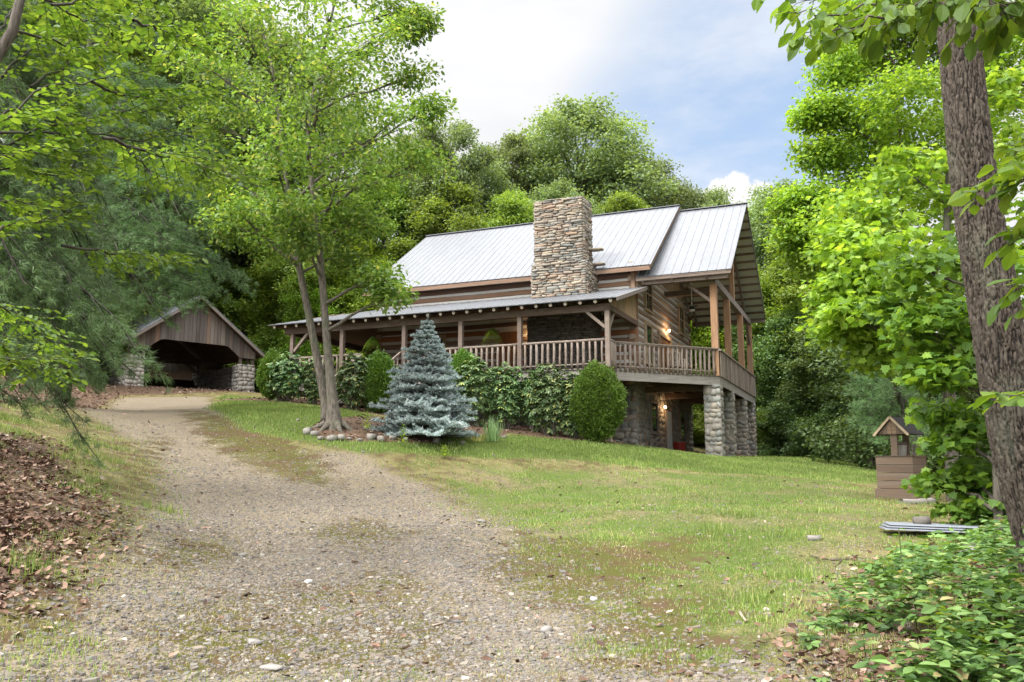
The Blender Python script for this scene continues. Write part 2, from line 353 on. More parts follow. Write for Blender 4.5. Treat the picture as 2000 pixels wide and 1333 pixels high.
# garage floor
GAX = np.array([math.sin(R(44.5)), math.cos(R(44.5)), 0]); GAY = np.array([-GAX[1], GAX[0], 0]); GO = np.array([-17.9, 38.0, 5.28])
for a, b in ((0, 0), (3.2, -.5), (6.5, 0), (0, 6), (6.5, 6), (3, 3)): p = GO + GAX * a + GAY * b; CP.append((p[0], p[1], GO[2]))
for a, b, h in ((0, 9, 1.4), (6.5, 9, 1.4), (3, 14, 4.2), (-4, 6, 1), (10, 6, .6)): p = GO + GAX * a + GAY * b; CP.append((p[0], p[1], GO[2] + h))
HA = math.atan(3825 / 1630.); EX = np.array([math.sin(HA), -math.cos(HA), 0]); EY = np.array([math.cos(HA), math.sin(HA), 0])
HO = P(1189, 717, 27.26); HO[2] = 3.24 + CAMZ
def HW(a, b, z): return HO + EX * a + EY * b + np.array([0, 0, z])
for a, b, z in ((-13, 0, -.65), (-13, 10, -.5), (-6, 15, -.9), (-2.76, 0, -2.0), (-8, 0, -1.45), (0, 15, -2.6), (6, 8, -3.0), (9, 16, -3.9)): p = HW(a, b, z); CP.append(tuple(p))
CP += [(0, 70, 7), (-30, 62, 11), (-45, 30, 9), (-25, 20, 6.5), (-18, 24, 4.6), (30, 70, 1), (45, 40, -2), (25, 22, .1), (20, 32, -.2), (40, 10, .5), (-40, 0, 6), (20, -20, -1.5), (0, 150, 22), (-120, 120, 30), (120, 120, 8), (-150, 0, 20), (150, 0, 0), (0, -150, -8)]
CP = np.array(CP)
def tps_k(r2): return .5 * r2 * np.log(r2 + 1e-9)
def tps_fit(c):
    n = len(c); d2 = ((c[:, None, :2] - c[None, :, :2]) ** 2).sum(-1)
    K = tps_k(d2) + np.eye(n) * .02 * np.sqrt(1 + (c[:, 0] ** 2 + c[:, 1] ** 2)); Q = np.hstack([np.ones((n, 1)), c[:, :2]])
    A = np.block([[K, Q], [Q.T, np.zeros((3, 3))]]); return np.linalg.solve(A, np.concatenate([c[:, 2], np.zeros(3)]))
TW = tps_fit(CP)
def gz(x, y):
    x = np.atleast_1d(np.asarray(x, float)); y = np.atleast_1d(np.asarray(y, float)); out = np.empty(x.shape); xf, yf = x.ravel(), y.ravel(); o = np.empty(len(xf))
    for i in range(0, len(xf), 20000):
        a, b = xf[i:i + 20000], yf[i:i + 20000]
        d2 = (a[:, None] - CP[None, :, 0]) ** 2 + (b[:, None] - CP[None, :, 1]) ** 2
        o[i:i + 20000] = tps_k(d2) @ TW[:-3] + TW[-3] + TW[-2] * a + TW[-1] * b
    return o.reshape(x.shape)
def g1(x, y): return float(gz(x, y)[0])
def hit(u, v, dmax=90):
    r = ray(u, v); ys = np.arange(1.5, dmax, .1); p = r[None, :] * (ys / r[1])[:, None]; h = gz(p[:, 0], p[:, 1]) - (p[:, 2] + CAMZ)
    k = np.argmax(h > 0) if (h > 0).any() else len(ys) - 1
    return np.array([p[k, 0], p[k, 1], gz(p[k, 0], p[k, 1])[0]])
def on_ground(u, d):   # point on the ground in column u at depth d
    z = 1.; 
    for _ in range(4):
        x = (u - 1000) / F * (d * CT + (z - CAMZ) * ST); z = g1(x, d)
    return np.array([x, d, z])
def poly(pts): return np.array([hit(*p)[:2] if len(p) == 2 else p[:2] for p in pts])
def sdist(px, py, pg):   # signed distance, positive inside
    n = len(pg); d = np.full(px.shape, 1e9); ins = np.zeros(px.shape, bool)
    for i in range(n):
        a, b = pg[i], pg[(i + 1) % n]; e = b - a
        t = np.clip(((px - a[0]) * e[0] + (py - a[1]) * e[1]) / (e @ e + 1e-9), 0, 1)
        d = np.minimum(d, np.hypot(px - a[0] - t * e[0], py - a[1] - t * e[1]))
        c_ = ((a[1] > py) != (b[1] > py)) & (px < (b[0] - a[0]) * (py - a[1]) / (b[1] - a[1] + 1e-12) + a[0]); ins ^= c_
    return np.where(ins, d, -d)
W3 = lambda x, y: (x, y, 0)
PG_GRAVEL = poly([(110, 1325), (190, 1190), (270, 1060), (310, 960), (300, 900), (240, 850), (150, 800), (250, 775), (400, 775), (430, 800), (470, 850), (560, 880), (700, 890), (860, 960), (980, 1040), (1080, 1150), (1200, 1325)])
PG_GRAVEL2 = np.array([(-3.0, 5.), (-3.0, -6), (2.2, -6), (1.3, 5.)])
PG_LAWN = poly([(440, 772), (620, 790), (830, 850), (1000, 850), (1200, 868), (1480, 893), (1640, 915), (1660, 940), (1400, 925), (1150, 900), (900, 893), (700, 885), (560, 862), (470, 835), (410, 800)])
PG_LAWN = np.vstack([PG_LAWN[:6], [(26, 34), (26, 26)], PG_LAWN[7:]])
PG_MID = poly([(900, 905), (1650, 940), (1750, 1000), (1700, 1100), (1550, 1200), (1450, 1325), (1230, 1325), (1120, 1180), (1000, 1040), (880, 950)])
PG_LITTER = poly([(0, 1200), (50, 1140), (120, 1090), (180, 1040), (200, 1000), (150, 930), (90, 860), (0, 850)])
PG_LITTER = np.vstack([PG_LITTER, [(-14, 14), (-14, 4.5)]])
PG_LITTER2 = np.vstack([poly([(0, 790), (120, 800), (240, 772), (400, 768)]), [GO[:2] + GAX[:2] * 8, (5, 48), (0, 80), (-60, 80), (-60, 14)]])
PG_BED = poly([(600, 842), (625, 860), (700, 864), (850, 868), (985, 855), (990, 842), (930, 835), (720, 815), (640, 818)])
PG_HOUSE = np.array([HW(a, b, 0)[:2] for a, b in ((-15, -2.4), (-8, -2.6), (-.6, -1.9), (-.2, .4), (2.6, 4.6), (3.3, 15), (-15, 15))])
PG_RIGHT = np.vstack([poly([(1600, 1330), (1590, 1230), (1660, 1150), (1740, 1100), (1860, 1075), (1930, 1010), (1880, 975), (1840, 940), (1800, 925), (1770, 918)]), [(20, 27), (40, 26), (40, 0), (5, -5), (2.2, 2.6)]])
# ground sheet
def grid_axis(n, half, near):
    t = np.linspace(-1, 1, n); return np.sign(t) * (near * np.abs(t) + (half - near) * np.abs(t) ** 3.2)
gx = grid_axis(330, 260, 26); gy = grid_axis(330, 260, 26) + 9
GX, GY = np.meshgrid(gx, gy); GZ = gz(GX, GY)
v = np.stack([GX.ravel(), GY.ravel(), GZ.ravel()], 1); nx, ny = len(gx), len(gy)
ii, jj = np.meshgrid(np.arange(nx - 1), np.arange(ny - 1)); a = (jj * nx + ii).ravel()
idx = np.stack([a, a + 1, a + nx + 1, a + nx], 1).ravel()
def groundmat():
    m, t, out = newmat('ground_mat'); pos = N(t, 'ShaderNodeNewGeometry').outputs['Position']
    A = {}
    for nm in ('mA', 'mB'):
        at = N(t, 'ShaderNodeAttribute'); at.attribute_name = nm; sp = N(t, 'ShaderNodeSeparateColor'); t.links.new(at.outputs['Color'], sp.inputs[0]); A[nm] = sp.outputs
    n_big = noise_n(t, pos, .55, 4, .6); n_mid = noise_n(t, pos, 2.3, 5, .6); n_fine = noise_n(t, pos, 22, 5, .65); n_sp = noise_n(t, pos, 75, 3, .7)
    vor = N(t, 'ShaderNodeTexVoronoi'); t.links.new(pos, vor.inputs['Vector']); setin(vor, Scale=26., Randomness=1.)
    vor2 = N(t, 'ShaderNodeTexVoronoi'); t.links.new(pos, vor2.inputs['Vector']); setin(vor2, Scale=60., Randomness=1.)
    rs = N(t, 'ShaderNodeSeparateColor'); t.links.new(vor.outputs['Color'], rs.inputs[0])
    rs2 = N(t, 'ShaderNodeSeparateColor'); t.links.new(vor2.outputs['Color'], rs2.inputs[0])
    st = [(0, (.10, .08, .065)), (.3, (.22, .17, .125)), (.6, (.17, .155, .135)), (.85, (.29, .23, .17)), (1, (.40, .34, .27))]
    grav = mixc(t, maprange(t, n_mid, .4, .6), ramp(t, rs.outputs[0], st), ramp(t, rs2.outputs[0], st))
    grav = mixc(t, maprange(t, n_fine, .48, .62, 0, .8), grav, mixc(t, maprange(t, n_sp, .4, .6), (.10, .075, .05), (.26, .20, .14)))
    grav = mixc(t, maprange(t, n_big, .35, .65, 0, .3), grav, (.36, .29, .215)); grav = mixc(t, maprange(t, n_sp, .35, .7, 0, .55), grav, (.45, .39, .31))
    dirt = mixc(t, maprange(t, n_fine, .35, .65), (.11, .08, .05), (.29, .225, .155)); dirt = mixc(t, maprange(t, n_sp, .5, .75, 0, .6), dirt, (.38, .31, .22))
    straw = mixc(t, maprange(t, n_sp, .35, .65), (.15, .14, .05), (.37, .31, .17))
    green = mixc(t, maprange(t, n_fine, .35, .65), (.06, .10, .018), (.13, .19, .035)); green = mixc(t, maprange(t, n_sp, .4, .75, 0, .6), green, (.20, .26, .06))
    moss = mixc(t, n_sp, (.06, .06, .014), (.15, .155, .03)); moss = mixc(t, maprange(t, n_mid, .4, .65), moss, mixc(t, n_sp, (.09, .055, .03), (.17, .115, .065)))
    brown = mixc(t, maprange(t, n_fine, .35, .65), (.07, .042, .03), (.20, .13, .09)); brown = mixc(t, maprange(t, n_sp, .5, .7, 0, .7), brown, (.30, .215, .16))
    def mask(ch, nz, amt=.5, lo=.4, hi=.62):
        return maprange(t, math_n(t, 'ADD', ch, math_n(t, 'MULTIPLY', math_n(t, 'SUBTRACT', nz, .5), amt)), lo, hi)
    mixn = math_n(t, 'ADD', math_n(t, 'MULTIPLY', n_big, .5), math_n(t, 'MULTIPLY', n_fine, .5))
    c0 = mixc(t, maprange(t, n_mid, .35, .65), straw, moss)
    c0 = mixc(t, mask(A['mA'][2], mixn, 1.), c0, brown)
    midm = math_n(t, 'MULTIPLY', A['mB'][0], 1.)
    c0 = mixc(t, mask(midm, mixn, 1.1, .3, .7), c0, mixc(t, maprange(t, math_n(t, 'ADD', math_n(t, 'MULTIPLY', n_big, .6), math_n(t, 'MULTIPLY', n_fine, .4)), .45, .62), green, mixc(t, maprange(t, n_mid, .4, .6), straw, dirt)))
    c0 = mixc(t, mask(A['mA'][0], mixn, 1.2, .35, .6), c0, grav)
    mo = math_n(t, 'MULTIPLY', maprange(t, math_n(t, 'ADD', A['mB'][1], math_n(t, 'MULTIPLY', math_n(t, 'SUBTRACT', math_n(t, 'ADD', n_mid, n_fine), 1.), 2.2)), .40, .70), maprange(t, A['mB'][1], .02, .25)); c0 = mixc(t, mo, c0, moss)
    dry = math_n(t, 'MULTIPLY', A['mA'][0], maprange(t, math_n(t, 'ADD', math_n(t, 'MULTIPLY', noise_n(t, pos, .9, 4), .6), math_n(t, 'MULTIPLY', n_fine, .4)), .52, .62, 0, .45)); c0 = mixc(t, dry, c0, mixc(t, n_fine, dirt, straw))
    c0 = mixc(t, mask(A['mA'][1], mixn, 1.0, .35, .6), c0, green)
    c0 = mixc(t, mask(A['mB'][2], n_fine, .5), c0, brown)
    h = math_n(t, 'ADD', math_n(t, 'MULTIPLY', math_n(t, 'SUBTRACT', 1., vor.outputs['Distance']), math_n(t, 'MULTIPLY', A['mA'][0], 1.)), n_fine)
    princ(t, out, mixc(t, 1., c0, (.63, .62, .57), 'MULTIPLY'), .95, h, .7, .03, spec=.15); MATS['ground_mat'] = m
groundmat()
ground = rawmesh('ground', v, idx, np.full(len(a), 4), 'ground_mat', smooth=True); tag(ground, kind='structure')
def soft(sd_, w): return np.clip(.5 + sd_ / (2 * w), 0, 1)
fx, fy = GX.ravel(), GY.ravel()
grav = np.maximum(soft(sdist(fx, fy, PG_GRAVEL), .9), soft(sdist(fx, fy, PG_GRAVEL2), .7))
lawn = soft(sdist(fx, fy, PG_LAWN), .6); mid = soft(sdist(fx, fy, PG_MID), 1.0)
lit = np.maximum.reduce([soft(sdist(fx, fy, PG_LITTER), .5), soft(sdist(fx, fy, PG_LITTER2), .8), soft(sdist(fx, fy, PG_RIGHT), .6)])
far = np.clip((np.hypot(fx - 2, fy - 20) - 26) / 6, 0, 1); lit = np.maximum(lit, far)
bed = np.maximum(soft(sdist(fx, fy, PG_BED), .2), soft(sdist(fx, fy, PG_HOUSE), .3))
MOSS = [poly(q) for q in ([(0, 1330), (0, 1180), (130, 1020), (230, 1010), (240, 1060), (180, 1110), (130, 1200), (160, 1330)], [(230, 1325), (300, 1200), (450, 1150), (640, 1140), (780, 1110), (900, 1160), (960, 1240), (930, 1325)], [(250, 1120), (300, 1060), (420, 1040), (500, 1080), (400, 1120)], [(330, 800), (480, 830), (640, 900), (660, 960), (520, 930), (400, 870)], [(200, 960), (260, 870), (330, 850), (300, 930), (260, 1010)], [(930, 1110), (1000, 1040), (1180, 1060), (1400, 1040), (1380, 1100), (1150, 1200), (1020, 1190)], [(1120, 1325), (1150, 1200), (1300, 1150), (1420, 1180), (1380, 1325)], [(560, 1040), (700, 1010), (820, 1040), (700, 1080)])]
def mossf(x, y): return np.maximum.reduce([soft(sdist(x, y, q), .45) for q in MOSS])
moss_ = mossf(fx, fy)
for nm, ch in (('mA', (grav, lawn, lit)), ('mB', (mid, moss_, bed))):
    ca = ground.data.color_attributes.new(nm, 'FLOAT_COLOR', 'POINT'); d = np.ones((len(fx), 4), np.float32)
    for i, q in enumerate(ch): d[:, i] = q
    ca.data.foreach_set('color', d.ravel())
# ------------------------------------------------------------------ stones
def cube26():
    v = []; 
    for x in (-1, 0, 1):
        for y in (-1, 0, 1):
            for z in (-1, 0, 1):
                if (x, y, z) != (0, 0, 0):
                    k = abs(x) + abs(y) + abs(z); s = {1: 1, 2: .95, 3: .87}[k]; v.append((x * s, y * s, z * s))
    key = [(x, y, z) for x in (-1, 0, 1) for y in (-1, 0, 1) for z in (-1, 0, 1) if (x, y, z) != (0, 0, 0)]
    ix = {k: i for i, k in enumerate(key)}; f = []
    for ax in range(3):
        o1, o2 = [(1, 2), (2, 0), (0, 1)][ax]
        for s in (-1, 1):
            for i in (-1, 0):
                for j in (-1, 0):
                    q = []
                    for di, dj in ((0, 0), (1, 0), (1, 1), (0, 1)):
                        c_ = [0, 0, 0]; c_[ax] = s; c_[o1] = i + di; c_[o2] = j + dj; q.append(ix[tuple(c_)])
                    f.append(tuple(q if s > 0 else q[::-1]))
    return np.array(v, float), f
C26V, C26F = cube26()
def put_stone(g, c_, half, ax=None, jit=.06, rot=0):
    v = C26V * (1 + rng.normal(0, jit, C26V.shape)) * np.array(half)
    if rot: cr, sr = math.cos(rot), math.sin(rot); v = np.stack([v[:, 0] * cr - v[:, 2] * sr, v[:, 1], v[:, 0] * sr + v[:, 2] * cr], 1)
    if ax is not None: v = v[:, :1] * ax[0] + v[:, 1:2] * ax[1] + v[:, 2:] * ax[2]
    g.add(v + np.array(c_), C26F)
def stone_face(g, org, xd, nd, w, h, sh=(.04, .125), sw=(.14, .56), depth=.07, rot=.05, out=.0, jx=.0):
    """rows of irregular stones on a vertical rectangle: origin bottom-left, xd along, nd outward normal"""
    org = np.array(org, float); xd = np.array(xd, float); nd = np.array(nd, float); z = 0
    while z < h - .02:
        rh = min(random.uniform(*sh), h - z); rh = max(rh, .04); x = -random.uniform(0, .1)
        while x < w:
            l = random.uniform(*sw); x1 = min(x + l, w + jx); 
            if w + jx - x1 < sw[0] * .6: x1 = w + jx
            x0 = max(x, -jx)
            if x1 - x0 > .03:
                zc = z + rh / 2 + random.uniform(-.12, .12) * rh; hh = rh / 2 * random.uniform(.85, 1.12)
                put_stone(g, org + xd * (x0 + x1) / 2 + np.array([0, 0, zc]) + nd * (out + random.uniform(-.35, .35) * depth), ((x1 - x0) / 2 * .98, depth * random.uniform(.8, 1.2), hh), (xd, nd, np.array([0, 0, 1.])), rot=random.gauss(0, rot))
            x = x1
            if x1 >= w + jx - .001: break
        z += rh
def stone_box(name, parent, lo, hi, mat, faces='fblr', core='mortar', **kw):
    g = Geo(); x0, y0, z0 = lo; x1, y1, z1 = hi
    X = np.array([1., 0, 0]); Y = np.array([0, 1., 0])
    if 'f' in faces: stone_face(g, (x0, y0, z0), X, -Y, x1 - x0, z1 - z0, jx=.02, **kw)
    if 'b' in faces: stone_face(g, (x0, y1, z0), X, Y, x1 - x0, z1 - z0, **kw)
    if 'l' in faces: stone_face(g, (x0, y0, z0), Y, -X, y1 - y0, z1 - z0, **kw)
    if 'r' in faces: stone_face(g, (x1, y0, z0), Y, X, y1 - y0, z1 - z0, **kw)
    if 't' in faces:
        n = max(2, int((x1 - x0) / .35))
        for i in range(n):
            for j in range(max(1, int((y1 - y0) / .35))):
                put_stone(g, (x0 + (i + .5) * (x1 - x0) / n, y0 + (j + .5) * (y1 - y0) / max(1, int((y1 - y0) / .35)), z1), ((x1 - x0) / n * .52, .2, .05))
    o = g.build(name, [mat], parent, True)
    c_ = Geo(); q = .03 if mat in ('stack_stone', 'dark_stone') else -.020
    c_.box((x0 + q, y0 + q, z0), (x1 - q, y1 - q, z1 - .01)); c_.build('mortar', [core], o)
    return o
# ================================================================== THE LOG CABIN (local x along the long front, y towards the back, z up from the porch floor)
HROT = math.atan2(EX[1], EX[0])
cabin = empty('log_cabin', HO, HROT); tag(cabin, 'large two storey log cabin with metal roofs, a wraparound porch and a stone chimney', 'log cabin')
WB0, WB1, WA0, WA1, RB = 3.65, 14.3, -11.3, -.03, 8.975     # wall planes, ridge line
def log_wall(name, p0, dv, nv, L, z0, z1, openings=(), mat='log_wood', hgt=.29, ext=.1, th=.2):
    """hewn logs with recessed chinking; p0 start, dv direction, nv outward normal"""
    p0 = np.array([*p0, 0.]); dv = np.array([*dv, 0.]); nv = np.array([*nv, 0.]); g = Geo(); ck = Geo(); n = int(round((z1 - z0) / hgt)); hh = (z1 - z0) / n
    for i in range(n):
        a, b = z0 + i * hh, z0 + (i + 1) * hh; segs = [(-ext * (i % 2), L + ext * (i % 2))]
        for (s0, s1, q0, q1) in openings:
            if q0 < (a + b) / 2 < q1:
                new = []
                for x0, x1 in segs:
                    if s1 <= x0 or s0 >= x1: new.append((x0, x1))
                    else:
                        if s0 - x0 > .05: new.append((x0, s0))
                        if x1 - s1 > .05: new.append((s1, x1))
                segs = new
        for x0, x1 in segs:
            k = max(1, int((x1 - x0) / 1.1)); xs = np.linspace(x0, x1, k + 1); top, bot = [], []
            lh = hh * random.uniform(.56, .74); zc = (a + b) / 2 + random.uniform(-.015, .015); pr = random.uniform(-.015, .02)
            vs = []
            for x in xs:
                w1, w2 = rng.normal(0, .012, 2)
                for dz, dn in ((-lh / 2 + w1, -th), (-lh / 2 + w1, pr), (-lh / 2 + .03 + w1, pr + .035), (lh / 2 - .03 + w2, pr + .035), (lh / 2 + w2, pr), (lh / 2 + w2, -th)):
                    vs.append(p0 + dv * x + nv * dn + np.array([0, 0, zc + dz]))
            f = []
            for j in range(k):
                for q in range(6): f.append((j * 6 + q, j * 6 + (q + 1) % 6, (j + 1) * 6 + (q + 1) % 6, (j + 1) * 6 + q))
            f += [tuple(range(5, -1, -1)), tuple(k * 6 + q for q in range(6))]
            g.add(vs, f)
    o = g.build(name, [mat], cabin)
    # chinking backing as rectangles between openings
    cuts = sorted(set([0, L] + [x for op in openings for x in op[:2]])); zc = sorted(set([z0, z1] + [x for op in openings for x in op[2:]]))
    for x0, x1 in zip(cuts[:-1], cuts[1:]):
        for a, b in zip(zc[:-1], zc[1:]):
            xm, zm = (x0 + x1) / 2, (a + b) / 2
            if b <= z0 or a >= z1 or any(op[0] < xm < op[1] and op[2] < zm < op[3] for op in openings): continue
            q0 = p0 + dv * x0 - nv * .004; q1 = p0 + dv * x1 - nv * .16
            lo = np.minimum(q0, q1); hi = np.maximum(q0, q1); ck.box((lo[0], lo[1], max(a, z0)), (hi[0], hi[1], min(b, z1)))
    ck.build('chinking', ['chinking'], o)
    return o
def window(p, dv, nv, w, h, mats=('trim_wood', 'window_glass'), muntin=True, name='window', double=True, pane='window_glass', tw=.1):
    """p = bottom-left corner of the opening on the wall face"""
    p = np.array(p, float); dv = np.array([*dv, 0.]); nv = np.array([*nv, 0.]); Z = np.array([0, 0, 1.]); g = Geo()
    def b(x0, x1, z0, z1, d0, d1, G=g):
        q = [p + dv * x + Z * z + nv * d for x in (x0, x1) for z in (z0, z1) for d in (d0, d1)]; q = np.array(q)
        G.box(q.min(0), q.max(0))
    b(-tw, 0, -.02, h + tw, -.05, .05); b(w, w + tw, -.02, h + tw, -.05, .05); b(0, w, h, h + tw, -.05, .047); b(-tw - .04, w + tw + .04, -.09, -.02, -.05, .09)
    f = g.build(name, [mats[0]], cabin)
    s = Geo(); e = .045
    b(.002, e, -.015, h - .002, -.02, .03, s); b(w - e, w - .002, -.015, h - .002, -.02, .03, s); b(e, w - e, -.015, e, -.02, .03, s); b(e, w - e, h - e, h - .002, -.02, .03, s)
    if double: b(e, w - e, h * .5 - .025, h * .5 + .025, -.02, .04, s)
    if muntin: b(w / 2 - .012, w / 2 + .012, e, h - e, -.018, .025, s)
    s.build('sash', [mats[0]], f)
    s = Geo(); b(e * .5, w - e * .5, e * .5, h - e * .5, -.03, .008, s); s.build('pane', [pane], f)
    return f
# gable wall facing right: openings measured from the front corner (s along +y)
op = lambda b0, b1, z0, z1: (b0 - WB0, b1 - WB0, z0, z1)
gops = [op(5.25, 6.25, 2.9, 4.2), op(11.7, 12.7, 2.9, 4.2), op(5.2, 6.1, .75, 2.3), op(7.4, 9.5, -.1, 2.15), op(11.5, 12.5, .75, 2.3)]
log_wall('log_wall', (WA1, WB0), (0, 1), (1, 0), WB1 - WB0, 0, 4.5, gops, 'log_side')
fops = [(8.6 - .0, 9.6, .8, 2.0), (5.7, 6.7, 0, 2.05), (2.2, 3.2, .8, 2.0)]
log_wall('log_wall', (WA0, WB0), (1, 0), (0, -1), WA1 - WA0, 0, 4.4, fops, 'log_wood', hgt=.31)
log_wall('log_wall', (WA0, WB1), (1, 0), (0, 1), WA1 - WA0, 0, 4.4)
log_wall('log_wall', (WA0, WB0), (0, 1), (-1, 0), WB1 - WB0, 0, 4.4, (), 'log_side')
g = Geo(); g.box((WA1 - .0, WB0 - .02, 0), (WA1 + .14, WB0 - .0, 4.4)); g.box((WA1 - .09, WB0 - .1, 3.3), (WA1 + .06, WB0 - .03, 4.3)); g.build('corner_post', ['log_side'], cabin)
for (s0, s1, q0, q1) in fops:
    if q0 > .1: window((WA0 + s0, WB0 - .03, q0), (1, 0), (0, -1), s1 - s0, q1 - q0)
for (s0, s1, q0, q1) in gops:
    if q0 > .1: window((WA1 + .045, WB0 + s0, q0), (0, 1), (1, 0), s1 - s0, q1 - q0, muntin=q0 > 2)
# doors
g = Geo(); x = WA1 + .04
g.box((x - .06, 7.28, 0), (x + .07, 7.4, 2.29)); g.box((x - .06, 9.5, 0), (x + .07, 9.62, 2.29)); g.box((x - .06, 7.4, 2.15), (x + .068, 9.5, 2.29)); dr = g.build('door_frame', ['trim_wood'], cabin)
for y0, y1 in ((7.42, 8.44), (8.46, 9.48)):
    g = Geo(); g.box((x - .03, y0, .02), (x + .02, y1, 2.13))
    for z0, z1 in ((.2, .8), (.95, 1.95)):
        for a, b in ((y0 + .12, (y0 + y1) / 2 - .04), ((y0 + y1) / 2 + .04, y1 - .12)): g.box((x + .02, a, z0), (x + .034, b, z1))
    d = g.build('door', ['door_wood'], cabin); h = Geo(); h.tube([(x + .05, y1 - .1, .98), (x + .05, y1 - .1, 1.06)], .02, 6); h.build('handle', ['black_metal'], d)
g = Geo(); g.box((WA0 + 5.7, WB0 - .02, .02), (WA0 + 6.7, WB0 + .05, 2.05)); g.build('door', ['door_wood'], cabin)
# solid near-black box inside the walls: darkness of unlit rooms put into its colour
g = Geo(); g.box((WA0 + .3, WB0 + .35, .0), (WA1 - .3, WB1 - .35, 4.3)); g.build('dark_room_fill', ['interior'], cabin)
# board and batten gable above the logs
def gable_boards(name, aplane, b0, b1, zb, ztop, mat, w=.22, n=1, parent=cabin, axis='b'):
    g = Geo(); b = b0; k = 0
    while b < b1 - .01:
        e = min(b + w, b1); za, zc = ztop(b), ztop(e)
        if max(za, zc) > zb + .02:
            za, zc = max(za, zb + .01), max(zc, zb + .01); t = .03 + .006 * (k % 2) + random.uniform(0, .006); gp = .008
            f = lambda q, z, d: ((aplane + d * n, q, z) if axis == 'b' else (q, aplane + d * n, z))
            vs = [f(b + gp, zb, 0), f(e - gp, zb, 0), f(e - gp, zc, 0), f(b + gp, za, 0), f(b + gp, zb, t), f(e - gp, zb, t), f(e - gp, zc, t), f(b + gp, za, t)]
            g.add(vs, [(0, 3, 2, 1), (4, 5, 6, 7), (0, 1, 5, 4), (1, 2, 6, 5), (2, 3, 7, 6), (3, 0, 4, 7)])
            if e < b1 - .01:
                q = e; z = ztop(q)
                if z > zb + .1: vs = [f(q - .03, zb - .001, t), f(q + .03, zb - .001, t), f(q + .03, z - .02, t), f(q - .03, z - .02, t), f(q - .03, zb - .001, t + .025), f(q + .03, zb - .001, t + .025), f(q + .03, z - .02, t + .025), f(q - .03, z - .02, t + .025)]; g.add(vs, [(0, 3, 2, 1), (4, 5, 6, 7), (0, 1, 5, 4), (1, 2, 6, 5), (2, 3, 7, 6), (3, 0, 4, 7)])
        b = e; k += 1
    return g.build(name, [mat], parent)
mainz = lambda b: 8.02 - abs(b - RB) * .692
gable_boards('board_and_batten', WA1 - .02, WB0, WB1, 4.5, lambda b: mainz(b) - .1, 'batten_wood')
gable_boards('board_and_batten', WA0 + .02, WB0, WB1, 4.4, lambda b: mainz(b) - .1, 'batten_wood', n=-1)
# ---- roofs: sheet with raised ribs
def roof_slope(name, quad, along, pitch=.3, th=.03, mat='metal_roof', ribh=.013, parent=cabin, under='underside', rw=.018):
    """quad: eave0, eave1, top1, top0 (a..), ribs run from the eave to the top"""
    q = [np.array(p, float) for p in quad]; g = Geo(); nrm = np.cross(q[1] - q[0], q[3] - q[0]); nrm /= np.linalg.norm(nrm)
    if nrm[2] < 0: nrm = -nrm
    vs = q + [p - nrm * th for p in q]
    g.add(vs, [(0, 1, 2, 3)], 0); g.add(vs, [(7, 6, 5, 4)], 1); g.add(vs, [(0, 4, 5, 1), (1, 5, 6, 2), (2, 6, 7, 3), (3, 7, 4, 0)], 0)
    L = np.linalg.norm(q[1] - q[0]); n = int(L / pitch); e = (q[1] - q[0]) / L
    for i in range(n + 1):
        t = min(max((i * pitch) / L, .004), .996); a = q[0] + (q[1] - q[0]) * t; tt = np.dot(a - q[3], e) / np.dot(q[2] - q[3], e) if abs(np.dot(q[2] - q[3], e)) > 1e-6 else 0
        if 0 <= tt <= 1: b = q[3] + (q[2] - q[3]) * tt
        else:   # rib meets a sloping side edge
            s0, s1 = (q[0], q[3]) if tt < 0 else (q[1], q[2]); d = s1 - s0; k = np.dot(a - s0, e) / np.dot(d, e); b = s0 + d * np.clip(k, 0, 1)
            if np.linalg.norm(b - a) < .1: continue
        w = e * rw; up = nrm * ribh
        g.add([a - w, a + w, a + w * .5 + up, a - w * .5 + up, b - w, b + w, b + w * .5 + up, b - w * .5 + up], [(0, 1, 2, 3), (0, 4, 5, 1), (1, 5, 6, 2), (2, 6, 7, 3), (3, 7, 4, 0), (7, 6, 5, 4)], 0)
    return g.build(name, [mat, under], parent)
ME0, ME1, MZ, MR = 3.22, 2 * RB - 3.22, 4.17, 8.13
mr = roof_slope('roof', [(-11.95, ME0, MZ), (.74, ME0, MZ), (.74, RB, MR), (-11.95, RB, MR)], 'a')
roof_slope('roof', [(.74, ME1, MZ), (-11.95, ME1, MZ), (-11.95, RB, MR), (.74, RB, MR)], 'a')
g = Geo(); g.beam((-11.97, RB, MR + .015), (.76, RB, MR + .015), .22, .03); g.build('ridge_cap', ['metal_roof'], mr)
g = Geo()
for b in (ME0 + .03, ME1 - .03): g.box((-11.9, b - .02, MZ - .2), (.7, b + .02, MZ - .04))
for a in (-11.9, .69):
    for s, b in ((1, ME0), (-1, ME1)): g.beam((a, b + .02 * s, MZ - .11), (a, RB, MR - .13), .035, .16)
g.build('fascia', ['log_wood'], cabin)
g = Geo(); g.box((-11.9, ME0 + .06, MZ - .1), (.66, WB0 - .06, MZ - .07)); g.build('soffit', ['dark_wood'], cabin)
